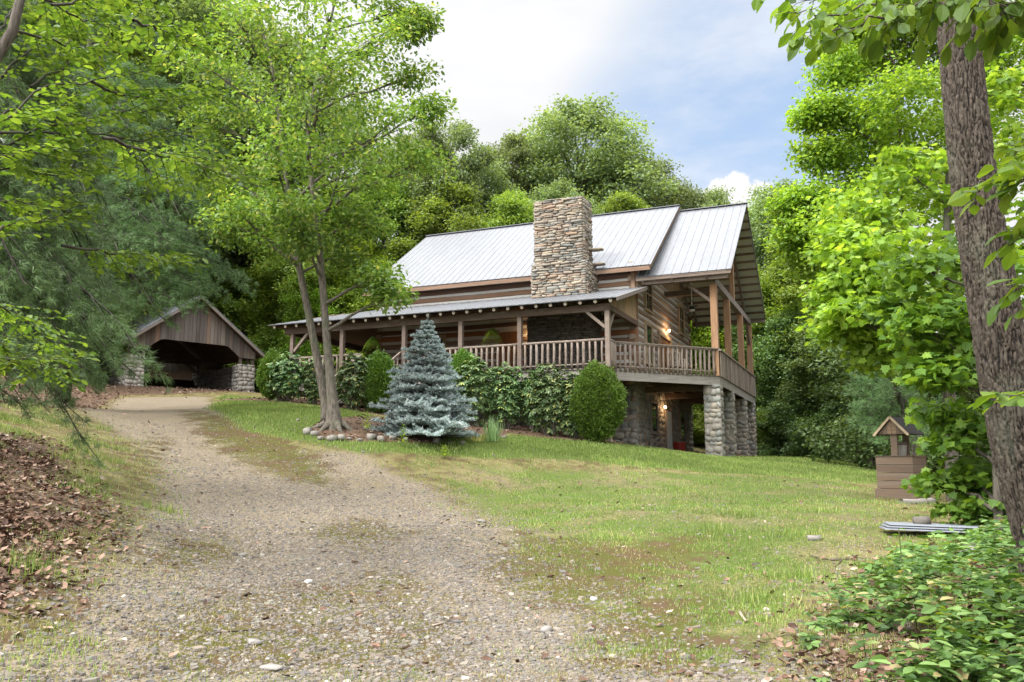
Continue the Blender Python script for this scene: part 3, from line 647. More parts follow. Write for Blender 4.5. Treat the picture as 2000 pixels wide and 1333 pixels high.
# extension roof over the side deck
XE0, XE1, XZ, XR = 3.45, 2 * RB - 3.45, 3.78, 7.86
xr = roof_slope('porch_gable_roof', [(.12, XE0, XZ), (3.62, XE0, XZ), (3.62, RB, XR), (.12, RB, XR)], 'a', .33)
roof_slope('porch_gable_roof', [(3.62, XE1, XZ), (.12, XE1, XZ), (.12, RB, XR), (3.62, RB, XR)], 'a', .33)
g = Geo(); g.beam((.76, RB, XR + .015), (3.64, RB, XR + .015), .22, .03); g.build('ridge_cap', ['metal_roof'], xr)
sl = (XR - XZ) / (RB - XE0)
g = Geo()
for s, e0 in ((1, XE0), (-1, XE1)):
    for i in range(15):
        t = (i + .12) / 15; b = e0 + (RB - e0) * t; z = XZ + (XR - XZ) * t - .075
        g.beam((.14, b, z), (3.58, b, z), .1, .05, up=(0, -s * sl, 1), jit=.003)
g.build('purlin', ['beam_wood'], cabin)
g = Geo()
for a in (.35, 1.45, 2.72):
    for e0 in (XE0 + .05, XE1 - .05): g.beam((a, e0, XZ - .22), (a, RB, XR - .20), .07, .19)
g.build('rafter', ['beam_wood'], cabin)
for q0, q1 in (((.1, XE0 + .0, XZ - .16), (3.6, XE0 + .045, XZ - .04)), ((.3, XE0 + .12, XZ - .3), (3.45, XE0 + .32, XZ - .17)), ((.1, XE1 - .05, XZ - .2), (3.6, XE1, XZ - .04))):
    g = Geo(); g.box(q0, q1, jit=.003); g.build('eave_beam', ['beam_wood'], cabin)
g = Geo()
for e0 in (XE0, XE1): g.beam((3.6, e0, XZ - .03), (3.6, RB, XR - .03), .025, .07)
g.build('rake_trim', ['metal_roof'], cabin)
# posts, truss
PA = 2.86
g = Geo(); g.box((PA - .02 - .1, 3.95, 3.42), (PA + .1, 14.35, 3.68), jit=.004); g.build('truss_beam', ['gray_wood'], cabin)
for b in (4.15, 7.3, 11.1, 14.15):
    g = Geo(); g.box((PA - .13, b - .13, -.02), (PA + .11, b + .13, 3.42)); g.build('post', ['post_wood'], cabin)
g = Geo(); g.box((PA - .1, RB - .12, 3.68), (PA + .08, RB + .12, XR - .3)); g.build('king_post', ['post_wood'], cabin)
for s in (-1, 1):
    g = Geo(); g.beam((PA - .01, RB + s * .12, 5.6), (PA - .01, RB + s * 1.25, 6.5), .12, .12); g.build('brace', ['beam_wood'], cabin)
for p, q in (((PA - .08, 4.15, 2.75), (PA - 1.0, 4.15, 3.5)), ((PA, 4.28, 2.85), (PA, 4.9, 3.42)), ((PA, 14.0, 2.5), (PA, 13.2, 3.42))):
    g = Geo(); g.beam(p, q, .11, .11); g.build('brace', ['beam_wood'], cabin)
g = Geo(); g.box((WA1, RB - .1, 4.05), (PA - .1, RB + .1, 4.28)); g.build('tie_beam', ['beam_wood'], cabin)
# ---- porch floor, rim, joists
fl = [(-13.2, 0), (0, 0), (0, .95), (3.02, 4.2), (3.02, 14.35), (WA1, 14.35), (WA1, WB0), (WA0, WB0), (WA0, 12), (-13.2, 12)]
g = Geo(); n = len(fl); g.add([(*p, 0) for p in fl] + [(*p, -.045) for p in fl], [tuple(range(n)), tuple(range(2 * n - 1, n - 1, -1))] + [(i, i + n, (i + 1) % n + n, (i + 1) % n) for i in range(n)]); g.build('deck_floor', ['gray_wood'], cabin)
g = Geo()
for i, (p, q) in enumerate(((( -13.15, .06), (-.06, .06)), ((-.05, .0), (-.05, .93)), ((-.03, .97), (2.95, 4.2)), ((2.96, 4.26), (2.96, 14.3)), ((-13.15, .1), (-13.15, 12)))):
    g.beam((*p, -.2), (*q, -.2), .05, .31, jit=.003)
g.build('rim_joist', ['rim_wood'], cabin)
g = Geo()
for a in np.arange(.5, 3, .45):
    b0 = max(3.6, .97 + (a + .03) * 1.084 + .2) if a > .2 else 3.6
    g.box((a - .03, b0, -.28), (a + .03, 14.2, -.05))
for b in np.arange(4.6, 14, 3.3): g.box((.1, b - .06, -.5), (2.9, b + .06, -.28))
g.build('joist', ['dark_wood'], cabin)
for a in (-.04,):
    g = Geo(); g.box((a - .07, .02, -3.2), (a + .07, .16, -.35)); g.build('support_post', ['end_grain'], cabin)
for a in (-2.8, -5.45, -7.8): 
    g = Geo(); g.box((a - .09, .1, -3.0), (a + .09, .28, -.35)); g.build('support_post', ['gray_wood'], cabin)
# ---- porch roof
PZ0, PB0, PB1, PZ1 = 2.27, -.42, WB0 - .02, 3.42
psl = (PZ1 - PZ0) / (PB1 - PB0)
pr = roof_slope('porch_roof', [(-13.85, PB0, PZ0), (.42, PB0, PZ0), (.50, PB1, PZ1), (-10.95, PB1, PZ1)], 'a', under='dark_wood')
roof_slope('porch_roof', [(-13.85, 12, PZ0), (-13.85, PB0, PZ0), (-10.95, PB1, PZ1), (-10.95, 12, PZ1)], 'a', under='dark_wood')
g = Geo(); g.beam((.44, PB0, PZ0 - .07), (.50, PB1 - .05, PZ1 - .07), .035, .13); g.build('fascia', ['gray_wood'], pr)
g = Geo()
for i in range(27):
    a = .2 - i * .53; g.tube([(a, PB0 + .06, PZ0 - .115 + .06 * psl), (a, PB1, PZ1 - .12)], [.062, .07], 8, 0, True, 1)
g.build('rafter', ['dark_wood', 'end_grain'], cabin)
g = Geo(); g.box((-13.3, -.07, 1.9), (.1, .09, 2.14)); g.box((-13.3, .09, 1.9), (-13.14, 12, 2.14)); g.box((-.06, .1, 1.93), (.1, WB0 - .05, 2.12)); g.build('porch_beam', ['dark_wood'], cabin)
gable_boards('board_and_batten', .0, .15, WB0 - .06, 2.12, lambda b: PZ0 + (b - PB0) * psl - .06, 'batten_wood', .2)
PPOST = (-.02, -3.2, -5.5, -7.85, -10.6, -12.95)
for i, a in enumerate(PPOST):
    g = Geo(); g.box((a - .075, -.06, 0), (a + .075, .09, 1.9), jit=.003); g.build('porch_post', ['beam_wood' if i else 'rail_wood'], cabin)
for p, q in (((-.1, .01, 1.35), (-.75, .01, 1.92)), ((-12.87, .01, 1.2), (-12.2, .01, 1.92)), ((-12.95, .1, 1.2), (-12.95, .8, 1.92)), ((-.02, .1, 1.3), (-.02, .7, 1.93))):
    g = Geo(); g.beam(p, q, .1, .1); g.build('brace', ['rail_wood'], cabin)
# ---- railings
def railing(p, q, spacing=.2, rnd=True, name='railing', z0=0., rail=.05):
    p = np.array([*p, 0.]); q = np.array([*q, 0.]); L = np.linalg.norm(q - p); g = Geo()
    k = 7; pts = [p + (q - p) * t + np.array([0, 0, .93 + random.uniform(-.006, .006)]) for t in np.linspace(0, 1, k)]
    g.tube(pts, rail, 8); o = g.build(name, ['rail_wood'], cabin, True); g = Geo(); pts = [x - np.array([0, 0, .8]) for x in pts]; g.tube(pts, .03, 6); g.build('bottom_rail', ['rail_wood'], o, True)
    n = int(L / spacing)
    for i in range(n):
        t = (i + .5) / n; c_ = p + (q - p) * t; r = random.uniform(.036, .052); g = Geo()
        g.tube([c_ + np.array([random.uniform(-.008, .008), random.uniform(-.008, .008), z]) for z in (z0 - .0, .3, .6, .9)], [r * 1.05, r, r * random.uniform(.85, 1.1), r * .95], 7)
        g.build('baluster', ['rail_wood'], o, True)
for a, b in zip(PPOST[:-1], PPOST[1:]):
    if a == -7.85: railing((b + .1, 0), (-9.75, 0)); continue
    railing((b + .1, 0), (a - .1, 0))
railing((.02, .12), (.0, .92), .13); railing((.04, .98), (2.86, 4.02), .19, z0=-.03)
railing((-13.0, .3), (-13.0, 11.5), .25)
g = Geo(); b = 4.1
while b < 14.3:
    w = random.uniform(.11, .145); g.box((3.0, b, -.04), (3.025 + random.uniform(0, .01), b + w - .012, .91 + random.uniform(-.01, .01)), jit=.002); b += w
pk = g.build('plank_screen', ['rail_wood'], cabin)
g = Geo(); g.box((2.93, 4.02, .9), (3.07, 14.4, .96), jit=.004); g.beam((.0, .93, .97), (2.97, 4.1, .97), .12, .04); g.build('top_rail', ['rail_wood'], cabin)
# stairs down from the porch
g = Geo()
for i in range(5): g.box((-9.6, -.32 * (i + 1) , -.2 * (i + 1) - .04), (-8.1, -.32 * i - .005, -.2 * (i + 1)), jit=.002)
for a in (-9.62, -8.08): g.beam((a, 0, -.2), (a, -1.7, -1.22), .05, .26)
st = g.build('stair', ['gray_wood'], cabin)
for a in (-9.7, -8.0):
    g = Geo(); g.beam((a, .0, .92), (a, -1.72, -.1), .07, .05)
    g.box((a - .05, -1.78, -1.4), (a + .05, -1.66, -.08))
    for i in range(7): b = -.2 - i * .21; g.box((a - .02, b - .02, .6 * b - .15), (a + .02, b + .02, .6 * b + .9))
    g.build('handrail', ['rail_wood'], st)
# ---- chimney
ch = stone_box('chimney', cabin, (-3.62, 2.3, 2.75), (-1.5, WB0 + .1, 4.35), 'stack_stone', 'flr')
stone_box('chimney', cabin, (-3.52, 2.33, 4.3), (-1.62, 3.38, 6.82), 'stack_stone', 'flrbt')
stone_box('chimney_base', cabin, (-3.75, 2.2, 0), (-1.4, WB0 + .1, 2.75), 'dark_stone', 'flr')
for z, y, l in ((4.9, 3.1, .3), (4.35, 3.2, .34)): g = Geo(); put_stone(g, (-1.5 + l / 2, y, z), (l, .16, .04)); g.build('chimney_ledge', ['stack_stone'], cabin, True)
# ---- basement
B0 = -4.0
kw = dict(sh=(.14, .32), sw=(.16, .5), depth=.036, rot=.3)
g = Geo(); bo = [(5.65, 6.6, -1.95, -.75), (8.2, 9.4, -4, -.9), (11.1, 12.1, -1.95, -.75)]
stone_face(g, (WA0, WB0, B0), (1, 0, 0), (0, -1, 0), WA1 - WA0, 3.95, **kw)
ys = sorted([WB0, WB1] + [x for o_ in bo for x in o_[:2]])
for y0, y1 in zip(ys[:-1], ys[1:]):
    hole = [o_ for o_ in bo if o_[0] <= (y0 + y1) / 2 <= o_[1]]
    if not hole: stone_face(g, (WA1, y0, B0), (0, 1, 0), (1, 0, 0), y1 - y0, 3.75, **kw)
    else:
        o_ = hole[0]; stone_face(g, (WA1, y0, o_[3] + .1), (0, 1, 0), (1, 0, 0), y1 - y0, -.25 - o_[3] - .1, **kw)
        if o_[2] > B0 + .1: stone_face(g, (WA1, y0, B0), (0, 1, 0), (1, 0, 0), y1 - y0, o_[2] - .08 - B0, **kw)
bw = g.build('basement_wall', ['field_stone'], cabin, True)
g = Geo()
for y0, y1 in zip(ys[:-1], ys[1:]):
    hole = [o_ for o_ in bo if o_[0] <= (y0 + y1) / 2 <= o_[1]]
    if not hole: g.box((WA1 - .4, y0, B0), (WA1 + .02, y1, -.06))
    else:
        g.box((WA1 - .4, y0, hole[0][3]), (WA1 - .01, y1, -.06)); g.box((WA1 - .4, y0, B0 - .1), (WA1 - .01, y1, hole[0][2]))
g.box((WA0, WB0 + .01, B0), (WA1 - .4, WB0 + .3, -.06)); g.box((WA0, WB1 - .3, B0), (WA1 - .4, WB1, -.06)); g.box((WA0, WB0 + .3, B0), (WA0 + .3, WB1 - .3, -.06))
g.build('mortar', ['mortar'], bw)
for o_ in bo:
    if o_[2] > -3: window((WA1 + .055, o_[0], o_[2]), (0, 1), (1, 0), o_[1] - o_[0], o_[3] - o_[2], ('gray_wood', 'window_glass'), muntin=False, tw=.06)
g = Geo(); g.box((WA1 + .03, 8.26, -3.6), (WA1 + .07, 9.34, -.96)); d = g.build('basement_door', ['white_door'], cabin)
g = Geo(); g.box((WA1 - .05, 8.2, -3.6), (WA1 + .09, 8.26, -.9)); g.box((WA1 - .05, 9.34, -3.6), (WA1 + .09, 9.44, -.9)); g.box((WA1 - .05, 8.26, -.96), (WA1 + .09, 9.34, -.9)); g.build('door_frame', ['gray_wood'], d)
g = Geo(); g.box((WA0 + .6, WB0 + .6, B0), (WA1 - .6, WB1 - .6, -.1)); g.build('dark_room_fill', ['interior'], cabin)  # solid block coloured near-black for the darkness of the unlit basement
for b in (4.25, 7.2, 10.95, 13.9):
    stone_box('stone_pillar', cabin, (2.42, b - .29, -4.2), (2.97, b + .29, -.36), 'field_stone', 'flr', **dict(kw, sh=(.13, .26), sw=(.16, .34)))
# ---- lamps that are lit
def wall_lamp(p, nv, power=14):
    p = np.array(p, float); nv = np.array([*nv, 0.]); g = Geo(); g.tube([p, p + nv * .09 + np.array([0, 0, .04])], .015, 6); g.tube([p - nv * .0, p + nv * .02], .05, 8); g.tube([p + nv * .09 + np.array([0, 0, .09]), p + nv * .09 + np.array([0, 0, .06])], [.02, .06], 8)
    o = g.build('wall_lamp', ['black_metal'], cabin); b = Geo(); c_ = p + nv * .09; b.tube([c_ + np.array([0, 0, z]) for z in (.06, .03, -.02, -.05)], [.03, .05, .05, .03], 8); b.build('bulb', ['lamp_glow'], o, True)
    ld = bpy.data.lights.new('lamp_light', 'POINT'); ld.energy = power; ld.color = (1, .6, .3); ld.shadow_soft_size = .06; l = bpy.data.objects.new('lamp_light', ld); scene.collection.objects.link(l); l.parent = o; l.location = tuple(c_ + nv * .12 + np.array([0, 0, -.02]))
wall_lamp((WA1 + .06, 8.95, 2.55), (1, 0)); wall_lamp((WA1 + .06, 7.75, -.85), (1, 0), 10); wall_lamp((-4.2, WB0 - .05, 1.95), (0, -1), 5)
# ================================================================== things on and under the porch
def cab_pt(a, b, z): return tuple(HW(a, b, z))
fan = empty('ceiling_fan', cab_pt(1.5, 7.0, 3.05), HROT); tag(fan, 'black ceiling fan with white light bowl hanging under the side deck gable roof', 'ceiling fan')
g = Geo(); g.tube([(0, 0, 0), (0, 0, .07), (0, 0, .14)], [.1, .13, .06], 12); g.build('motor', ['black_metal'], fan, True)
g = Geo(); g.tube([(0, 0, .13), (0, 0, 3.3)], .018, 6); g.build('downrod', ['white_paint'], fan)
g = Geo(); g.tube([(0, 0, -.01), (0, 0, -.06), (0, 0, -.1)], [.13, .11, .03], 12); g.build('light_bowl', ['white_paint'], fan, True)
for i in range(4):
    a = i * math.pi / 2 + .5; g = Geo(); g.beam((math.cos(a) * .12, math.sin(a) * .12, .06), (math.cos(a) * .7, math.sin(a) * .7, .06), .13, .012); g.build('blade', ['dark_wood'], fan)
def fern(a, label):
    t = empty('hanging_fern', cab_pt(a, .35, 1.5), HROT); tag(t, label, 'hanging plant')
    g = Geo(); g.tube([(0, 0, -.02), (0, 0, .1)], [.07, .11], 12); g.build('basket', ['dark_wood'], t)
    g = Geo()
    for i in range(3): an = i * 2.1; g.tube([(math.cos(an) * .14, math.sin(an) * .14, .1), (0, 0, .62)], .004, 4)
    g.build('hanger', ['black_metal'], t)
    pos, xd, zd, sz = [], [], [], []
    for i in range(130):
        an = random.uniform(0, 6.28); e = random.uniform(.15, 1.5); L = random.uniform(.28, .48); d = np.array([math.cos(an), math.sin(an), 0])
        for s in np.linspace(.1, 1, 12):
            p = d * math.sin(e * s * 1.1) * L * s + np.array([0, 0, .1 + L * s * .7 - (L * s) ** 2 * 4.6 * (.5 + e * .5)])
            for k in (-1, 1): pos.append(p); xd.append(np.cross(d, (0, 0, 1)) * k + d * .3 + np.array([0, 0, -.2])); zd.append((0, 0, 1)); sz.append(.09 * (1.15 - s * .6))
    scatter('fronds', 'long', pos, np.array(xd), np.array(zd, float), np.array(sz), 'leaf_maple', t, 1.4)
fern(-4.42, 'bushy hanging fern in a basket under the porch eave nearest the chimney')
fern(-9.45, 'bushy hanging fern in a basket further along the shaded porch, behind the spruce')
# rustic branch chair on the side deck
t = empty('rustic_chair', cab_pt(1.35, 4.3, 0), HROT + .6); tag(t, 'chair of pale bent branches behind the corner deck railing', 'chair')
g = Geo(); g.box((-.26, -.24, .4), (.26, .26, .44)); g.build('seat', ['rail_wood'], t)
for x_ in (-.25, .25):
    for y_ in (-.22, .24): g = Geo(); g.tube([(x_, y_, 0), (x_ * .96, y_, .4), (x_ * 1.05, y_, .68 if y_ < 0 else 1.0)], [.026, .024, .02], 6); g.build('leg', ['end_grain'], t)
g = Geo()
for i in range(5): x_ = -.2 + i * .1; g.tube([(x_, .24, .44), (x_ * 1.2, .27, .75), (x_ * .8, .26, .98)], .013, 5)
g.tube([(-.27, .25, .95), (0, .27, 1.06), (.27, .25, .95)], .02, 6); g.build('backrest', ['end_grain'], t)
for x_ in (-.27, .27): g = Geo(); g.tube([(x_, -.24, .66), (x_, .0, .69), (x_, .24, .67)], .022, 6); g.build('armrest', ['end_grain'], t)
# dried flower arrangement on the porch
t = empty('flower_arrangement', cab_pt(-3.95, 1.6, 0), HROT); tag(t, 'dried orange flower arrangement in a pot on the porch beside the chimney base', 'flower arrangement')
g = Geo(); g.tube([(0, 0, 0), (0, 0, .3), (0, 0, .7), (0, 0, .78)], [.16, .2, .14, .17], 12); g.build('pot', ['dark_wood'], t, True)
n = 260; p = unit(n) * rng.uniform(.05, .32, (n, 1)); p[:, 2] = np.abs(p[:, 2]) + .8
MATS['flower'] = None; plain('flower', (.42, .24, .05), .8); scatter('flowers', 'oval', p, p - np.array([0, 0, .6]), unit(n), .08, 'flower', t)
# red planter by the basement door, dark bucket handle next to it
p = HW(.62, 8.0, 0); gz0 = g1(p[0], p[1]); t = empty('red_planter', (p[0], p[1], gz0), HROT); tag(t, 'red wooden tub planter standing by the white basement door', 'planter')
g = Geo()
for i in range(10):
    a0 = i * .628; g.beam((math.cos(a0) * .2, math.sin(a0) * .2, 0), (math.cos(a0) * .25, math.sin(a0) * .25, .42), .13, .025, up=(math.cos(a0), math.sin(a0), 0))
g.build('staves', ['red_paint'], t)
g = Geo(); g.tube([(0, 0, .0), (0, 0, .34)], [.19, .23], 12); g.build('soil_fill', ['soil'], t)
# ================================================================== GARAGE
GROT = math.atan2(GAX[1], GAX[0]); gar = empty('carport', GO, GROT); tag(gar, 'open fronted carport of weathered vertical boards on stone pillars at the top of the drive', 'carport')
GWD, GDP, GE, GPk = 6.45, 6.2, 1.95, 4.65
gtop = lambda x: GPk - abs(x - GWD / 2) * (GPk - GE) / (GWD / 2 + .35)
kw = dict(sh=(.14, .26), sw=(.16, .36), depth=.05, rot=.2)
for x0 in (.0, GWD - .82): stone_box('stone_pillar', gar, (x0, 0, -.3), (x0 + .82, .7, 1.45), 'garage_stone', 'flrb', **kw)
stone_box('side_wall', gar, (GWD - .45, .7, -.3), (GWD, GDP, 1.45), 'dark_stone', 'lr', **kw); stone_box('side_wall', gar, (0, .7, -.3), (.45, GDP, 1.45), 'dark_stone', 'lr', **kw)
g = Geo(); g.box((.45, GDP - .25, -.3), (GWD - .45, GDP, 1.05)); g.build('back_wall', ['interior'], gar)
def gfront():
    g = Geo(); x = -.02; k = 0
    def low(x):   # lower edge of the boards: clipped corners of the opening
        if x < .85 or x > GWD - .85: return 1.78
        return min(2.32, 1.78 + min(x - .85, GWD - .85 - x) * .78)
    while x < GWD - .02:
        w = min(random.uniform(.16, .24), GWD + .02 - x); a, b = x + .006, x + w - .006; d = .03 + random.uniform(0, .012)
        la, lb = low(a), low(b)
        if abs(la - lb) > .4: la = lb = min(la, lb)
        vs = [(a, 0, la), (b, 0, lb), (b, 0, gtop(b) - .12), (a, 0, gtop(a) - .12)]; vs += [(p[0], -d, p[2]) for p in vs]
        g.add(vs, [(0, 1, 2, 3), (7, 6, 5, 4), (0, 4, 5, 1), (1, 5, 6, 2), (2, 6, 7, 3), (3, 7, 4, 0)]); x += w
    return g.build('front_boards', ['barn_wood'], gar)
gfront()
def tf(name, *a):
    g = Geo(); g.box(*a); return g.build(name, ['barn_wood'], gar)
for x0 in (0.04, .72, GWD - .82, GWD - .14): tf('post', (x0, .03, 1.45), (x0 + .12, .15, 1.9))
tf('lintel', (.04, .05, 1.9), (.84, .14, 2.0)); tf('lintel', (GWD - .84, .05, 1.9), (GWD - .04, .14, 2.0))
for y in (.25, GDP - .15):
    for x0 in (.2, GWD / 2, GWD - .3): tf('post', (x0, y if x0 != GWD / 2 else GDP - .16, 1.05 if x0 == GWD / 2 else 1.45), (x0 + .14, (y if x0 != GWD / 2 else GDP - .16) + .12, gtop(x0) - .2))
g = Geo(); g.beam((GWD - .3, GDP - .1, 1.5), (GWD - 1.0, GDP - .1, 2.1), .1, .1); g.build('brace', ['dark_wood'], gar)
tf('rear_beam', (0.1, GDP - .12, 1.95), (GWD - .1, GDP, 2.15))
g = Geo(); g.box((.1, GDP - .18, 2.15), (GWD - .1, GDP - .13, 2.3))
xx = np.linspace(.1, GWD - .1, 20); vs = [(x_, GDP - .14, 2.0) for x_ in xx] + [(x_, GDP - .14, gtop(x_) - .15) for x_ in xx]; g.add(vs, [(i, i + 1, i + 21, i + 20) for i in range(19)]); g.build('rear_boards', ['dark_wood'], gar)
ov = .45
for s in (0, 1):
    x0 = -.35 - .1 if s == 0 else GWD + .45; z0 = gtop(GWD + .35) - .0
    q = [(x0, -ov, z0 - .03), (x0, GDP + .3, z0 - .03), (GWD / 2, GDP + .3, GPk), (GWD / 2, -ov, GPk)]
    if s == 0: q = [q[1], q[0], q[3], q[2]]
    roof_slope('roof', q, 'b', .3, parent=gar, under='dark_wood')
g = Geo()
for x0 in (-.42, GWD + .42): g.beam((x0, -ov + .02, gtop(GWD + .35) - .12), (GWD / 2, -ov + .02, GPk - .1), .03, .13)
g.build('fascia', ['gray_wood'], gar)
# dry stone retaining wall running back beside the carport
t = empty('retaining_wall', GO + GAX * (GWD + .5) + np.array([0, 0, -.2]), GROT - .35); tag(t, 'dark dry stacked stone retaining wall between the carport and the shrubs', 'wall')
stone_box('stones', t, (.1, 1.2, 0), (2.6, 1.9, 1.5), 'dark_stone', 'flrt', sh=(.07, .13), sw=(.2, .5))
# ================================================================== WISHING WELL
wp = on_ground(1765, 17.6); well = empty('wishing_well', wp - np.array([0, 0, .05]), R(-46)); tag(well, 'small wooden wishing well with a steep little roof at the edge of the lawn', 'wishing well')
def planked(g, hx, hy, z0, z1, n, th=.03):
    dz = (z1 - z0) / n
    for i in range(n):
        a, b = z0 + i * dz + .004, z0 + (i + 1) * dz - .004; j = [random.uniform(-.004, .004) for _ in range(4)]
        g.box((-hx, -hy + j[0], a), (hx, -hy + th + j[0], b)); g.box((-hx, hy - th + j[1], a), (hx, hy + j[1], b))
        g.box((-hx + j[2], -hy + th + .006, a), (-hx + th + j[2], hy - th - .006, b)); g.box((hx - th + j[3], -hy + th + .006, a), (hx + j[3], hy - th - .006, b))
g = Geo(); planked(g, .44, .44, 0, .28, 1); g.build('base_box', ['well_wood'], well)
g = Geo(); planked(g, .40, .40, .28, .98, 4); g.box((-.42, -.42, .98), (.42, -.3, 1.0)); g.box((-.42, .3, .98), (.42, .42, 1.0)); g.box((-.42, -.3, .98), (-.3, .3, 1.0)); g.box((.3, -.3, .98), (.42, .3, 1.0)); g.build('box', ['well_wood'], well)
for y_ in (-.34, .34): g = Geo(); g.box((-.06, y_ - .03, .9), (.08, y_ + .03, 1.52)); g.build('post', ['well_wood'], well)
g = Geo(); g.tube([(0.01, -.31, 1.28), (0.01, .31, 1.28)], .035, 8); g.build('windlass', ['beam_wood'], well)
g = Geo()
for i in range(9): a0 = i * .698; g.beam((math.cos(a0) * .1, math.sin(a0) * .1, 1.0), (math.cos(a0) * .13, math.sin(a0) * .13, 1.24), .085, .015, up=(math.cos(a0), math.sin(a0), 0))
g.build('bucket', ['bucket'], well)
g = Geo()
for s in (-1, 1): g.beam((s * .36, 0, 1.47), (0, 0, 1.86), .96, .025, up=(s, 0, 1))
g.build('roof', ['shingle'], well)
for y_ in (-.42, .40):
    g = Geo()
    for i in range(6):
        a0, a1 = -.3 + i * .1 + .003, -.3 + (i + 1) * .1 - .003; zt = lambda q: 1.80 - abs(q) * 1.06
        vs = [(a0, y_, 1.47), (a1, y_, 1.47), (a1, y_, max(zt(a1), 1.475)), (a0, y_, max(zt(a0), 1.475))]; vs += [(p[0], p[1] + .02, p[2]) for p in vs]; g.add(vs, [(0, 1, 2, 3), (7, 6, 5, 4), (0, 4, 5, 1), (1, 5, 6, 2), (2, 6, 7, 3), (3, 7, 4, 0)])

    g.build('gable_panel', ['well_wood'], well)
g = Geo()
for s in (-1, 1): g.beam((s * .38, -.485, 1.44), (0, -.485, 1.85), .02, .05, up=(s, 0, 1))
g.build('barge_board', ['trim_wood'], well)
well.scale = (.94, .94, .94)
# ================================================================== small things on the ground
def rock(name, x, y, half, mat, label=None, cat='rock', group=None, rz=0, sink=.45, me=None):
    g = Geo(); put_stone(g, (0, 0, 0), half, jit=.17)
    o = g.build(name, [mat], None, True); o.location = (x, y, g1(x, y) + half[2] * (1 - sink)); o.rotation_euler = (random.uniform(-.1, .1), random.uniform(-.1, .1), rz)
    return tag(o, label, cat, group)
BL = [(598, 846, .2), (612, 852, .22), (628, 858, .17), (645, 861, .2), (662, 862, .22), (680, 862, .2), (700, 862, .14), (722, 860, .22), (742, 861, .2), (765, 860, .2), (793, 861, .15), (850, 866, .2), (878, 868, .16), (900, 866, .15), (955, 858, .15), (985, 856, .22), (603, 838, .12), (585, 825, .14), (598, 820, .12), (612, 819, .1)]
for i, (u, v_, s) in enumerate(BL):
    p = hit(u + random.uniform(-5, 5), v_ + random.uniform(-3.5, 2)); s *= random.uniform(.45, .95); rock('border_rock', p[0], p[1], (s * random.uniform(.45, .75), s * random.uniform(.35, .5), s * random.uniform(.3, .42)), 'field_stone', 'grey fieldstone in the row edging the mulch bed round the tree and spruce', 'rock', 'edging rocks of the mulch bed', random.uniform(0, 3))
for u, v_, h_, lab in ((1790, 985, (.36, .11, .06), 'flat lichened rock lying just in front of the wishing well'), (1742, 972, (.3, .12, .05), 'flat pale grey stone under the left corner of the wishing well'),
                       (1590, 1057, (.08, .06, .035), 'small pale rock alone in the short grass right of the drive'), (1900, 1077, (.3, .2, .04), 'flat grey slab half hidden in the undergrowth below the metal sheets'),
                       (527, 1316, (.08, .035, .012), 'flat pinkish stone lying on the gravel at the bottom of the view'), (602, 1142, (.033, .026, .02), 'white quartz pebble standing out on the gravel drive'),
                       (1068, 1240, (.04, .035, .025), 'tan rounded stone at the right side of the gravel'), (940, 1021, (.11, .06, .02), 'flat pinkish flake of stone beyond the gravel, at the start of the grass'),
                       (1160, 1175, (.03, .022, .014), 'tiny white stone in the bare patch right of the gravel'), (497, 1266, (.045, .04, .015), 'bluish flat stone on mossy gravel near the bottom of the view')):
    p = hit(u, v_); rock('rock', p[0], p[1], h_, 'rock_stone' if 'white' not in lab else 'pebble_white', lab, rz=.2 if h_[0] > .2 else random.uniform(0, 3))
# corrugated metal sheets
p = hit(1822, 1046); sheets = empty('metal_sheets', (p[0], p[1], p[2] + .05), R(-14)); tag(sheets, 'stack of ribbed galvanized roofing sheets lying in the grass below the well', 'metal sheets')
for k in range(3):
    g = Geo(); n = 36; xs = np.linspace(-.6, .62, 2); ys = np.linspace(-.22, .22, n); vs = []
    for x_ in xs:
        for j, y_ in enumerate(ys): vs.append((x_ + k * .03, y_ + k * .015, .02 + k * .028 + (.018 if j % 6 in (2, 3) else 0) - (x_ > 0) * .03))
    g.add(vs, [(j, j + 1, n + j + 1, n + j) for j in range(n - 1)]); g.build('sheet', ['galvanized'], sheets)
q = np.array(p) + np.array([-.12, .02, .17]); g = Geo(); put_stone(g, (0, 0, 0), (.09, .07, .06), jit=.1); o = g.build('rock', ['dark_stone'], None, True); o.location = tuple(q); tag(o, 'dark rock weighing down the ribbed metal sheets', 'rock')
def stick(pts, r, label, mat='twig', name='stick'):
    pts = np.array([hit(*q) + np.array([0, 0, r * .9]) for q in pts]); g = Geo(); g.tube(pts, np.linspace(r, r * .5, len(pts)), 6); o = g.build(name, [mat], None, True, loc=pts[0]); tag(o, label, 'stick')
stick([(1585, 1090), (1625, 1097), (1672, 1094)], .014, 'grey forked stick lying in the grass at the edge of the undergrowth')
stick([(1632, 1110), (1645, 1098), (1655, 1092)], .009, 'short twig crossing the forked stick in the grass')
stick([(1300, 1332), (1345, 1318), (1400, 1320), (1425, 1330)], .009, 'curved bare stick at the bottom edge beside the first undergrowth leaves')
stick([(418, 1241), (455, 1236), (500, 1232)], .007, 'thin dark stick on the mossy gravel below the middle of the drive', 'twig')
stick([(340, 1063), (380, 1068), (430, 1070)], .006, 'thin dark twig lying across the gravel in the middle distance', 'twig')
stick([(1445, 1200), (1452, 1212), (1458, 1222)], .014, 'pale curl of peeled bark standing out in the grass', 'twig_light', 'bark_piece')
stick([(225, 1085), (236, 1083)], .02, 'curled brown piece of bark on the moss left of the gravel', 'twig_light', 'bark_piece')
stick([(845, 1228), (868, 1222)], .009, 'short orange brown stick on the right of the gravel', 'twig_light', 'bark_piece')
stick([(762, 1210), (790, 1204)], .008, 'short dark brown stick in the middle of the gravel', 'twig', 'stick')
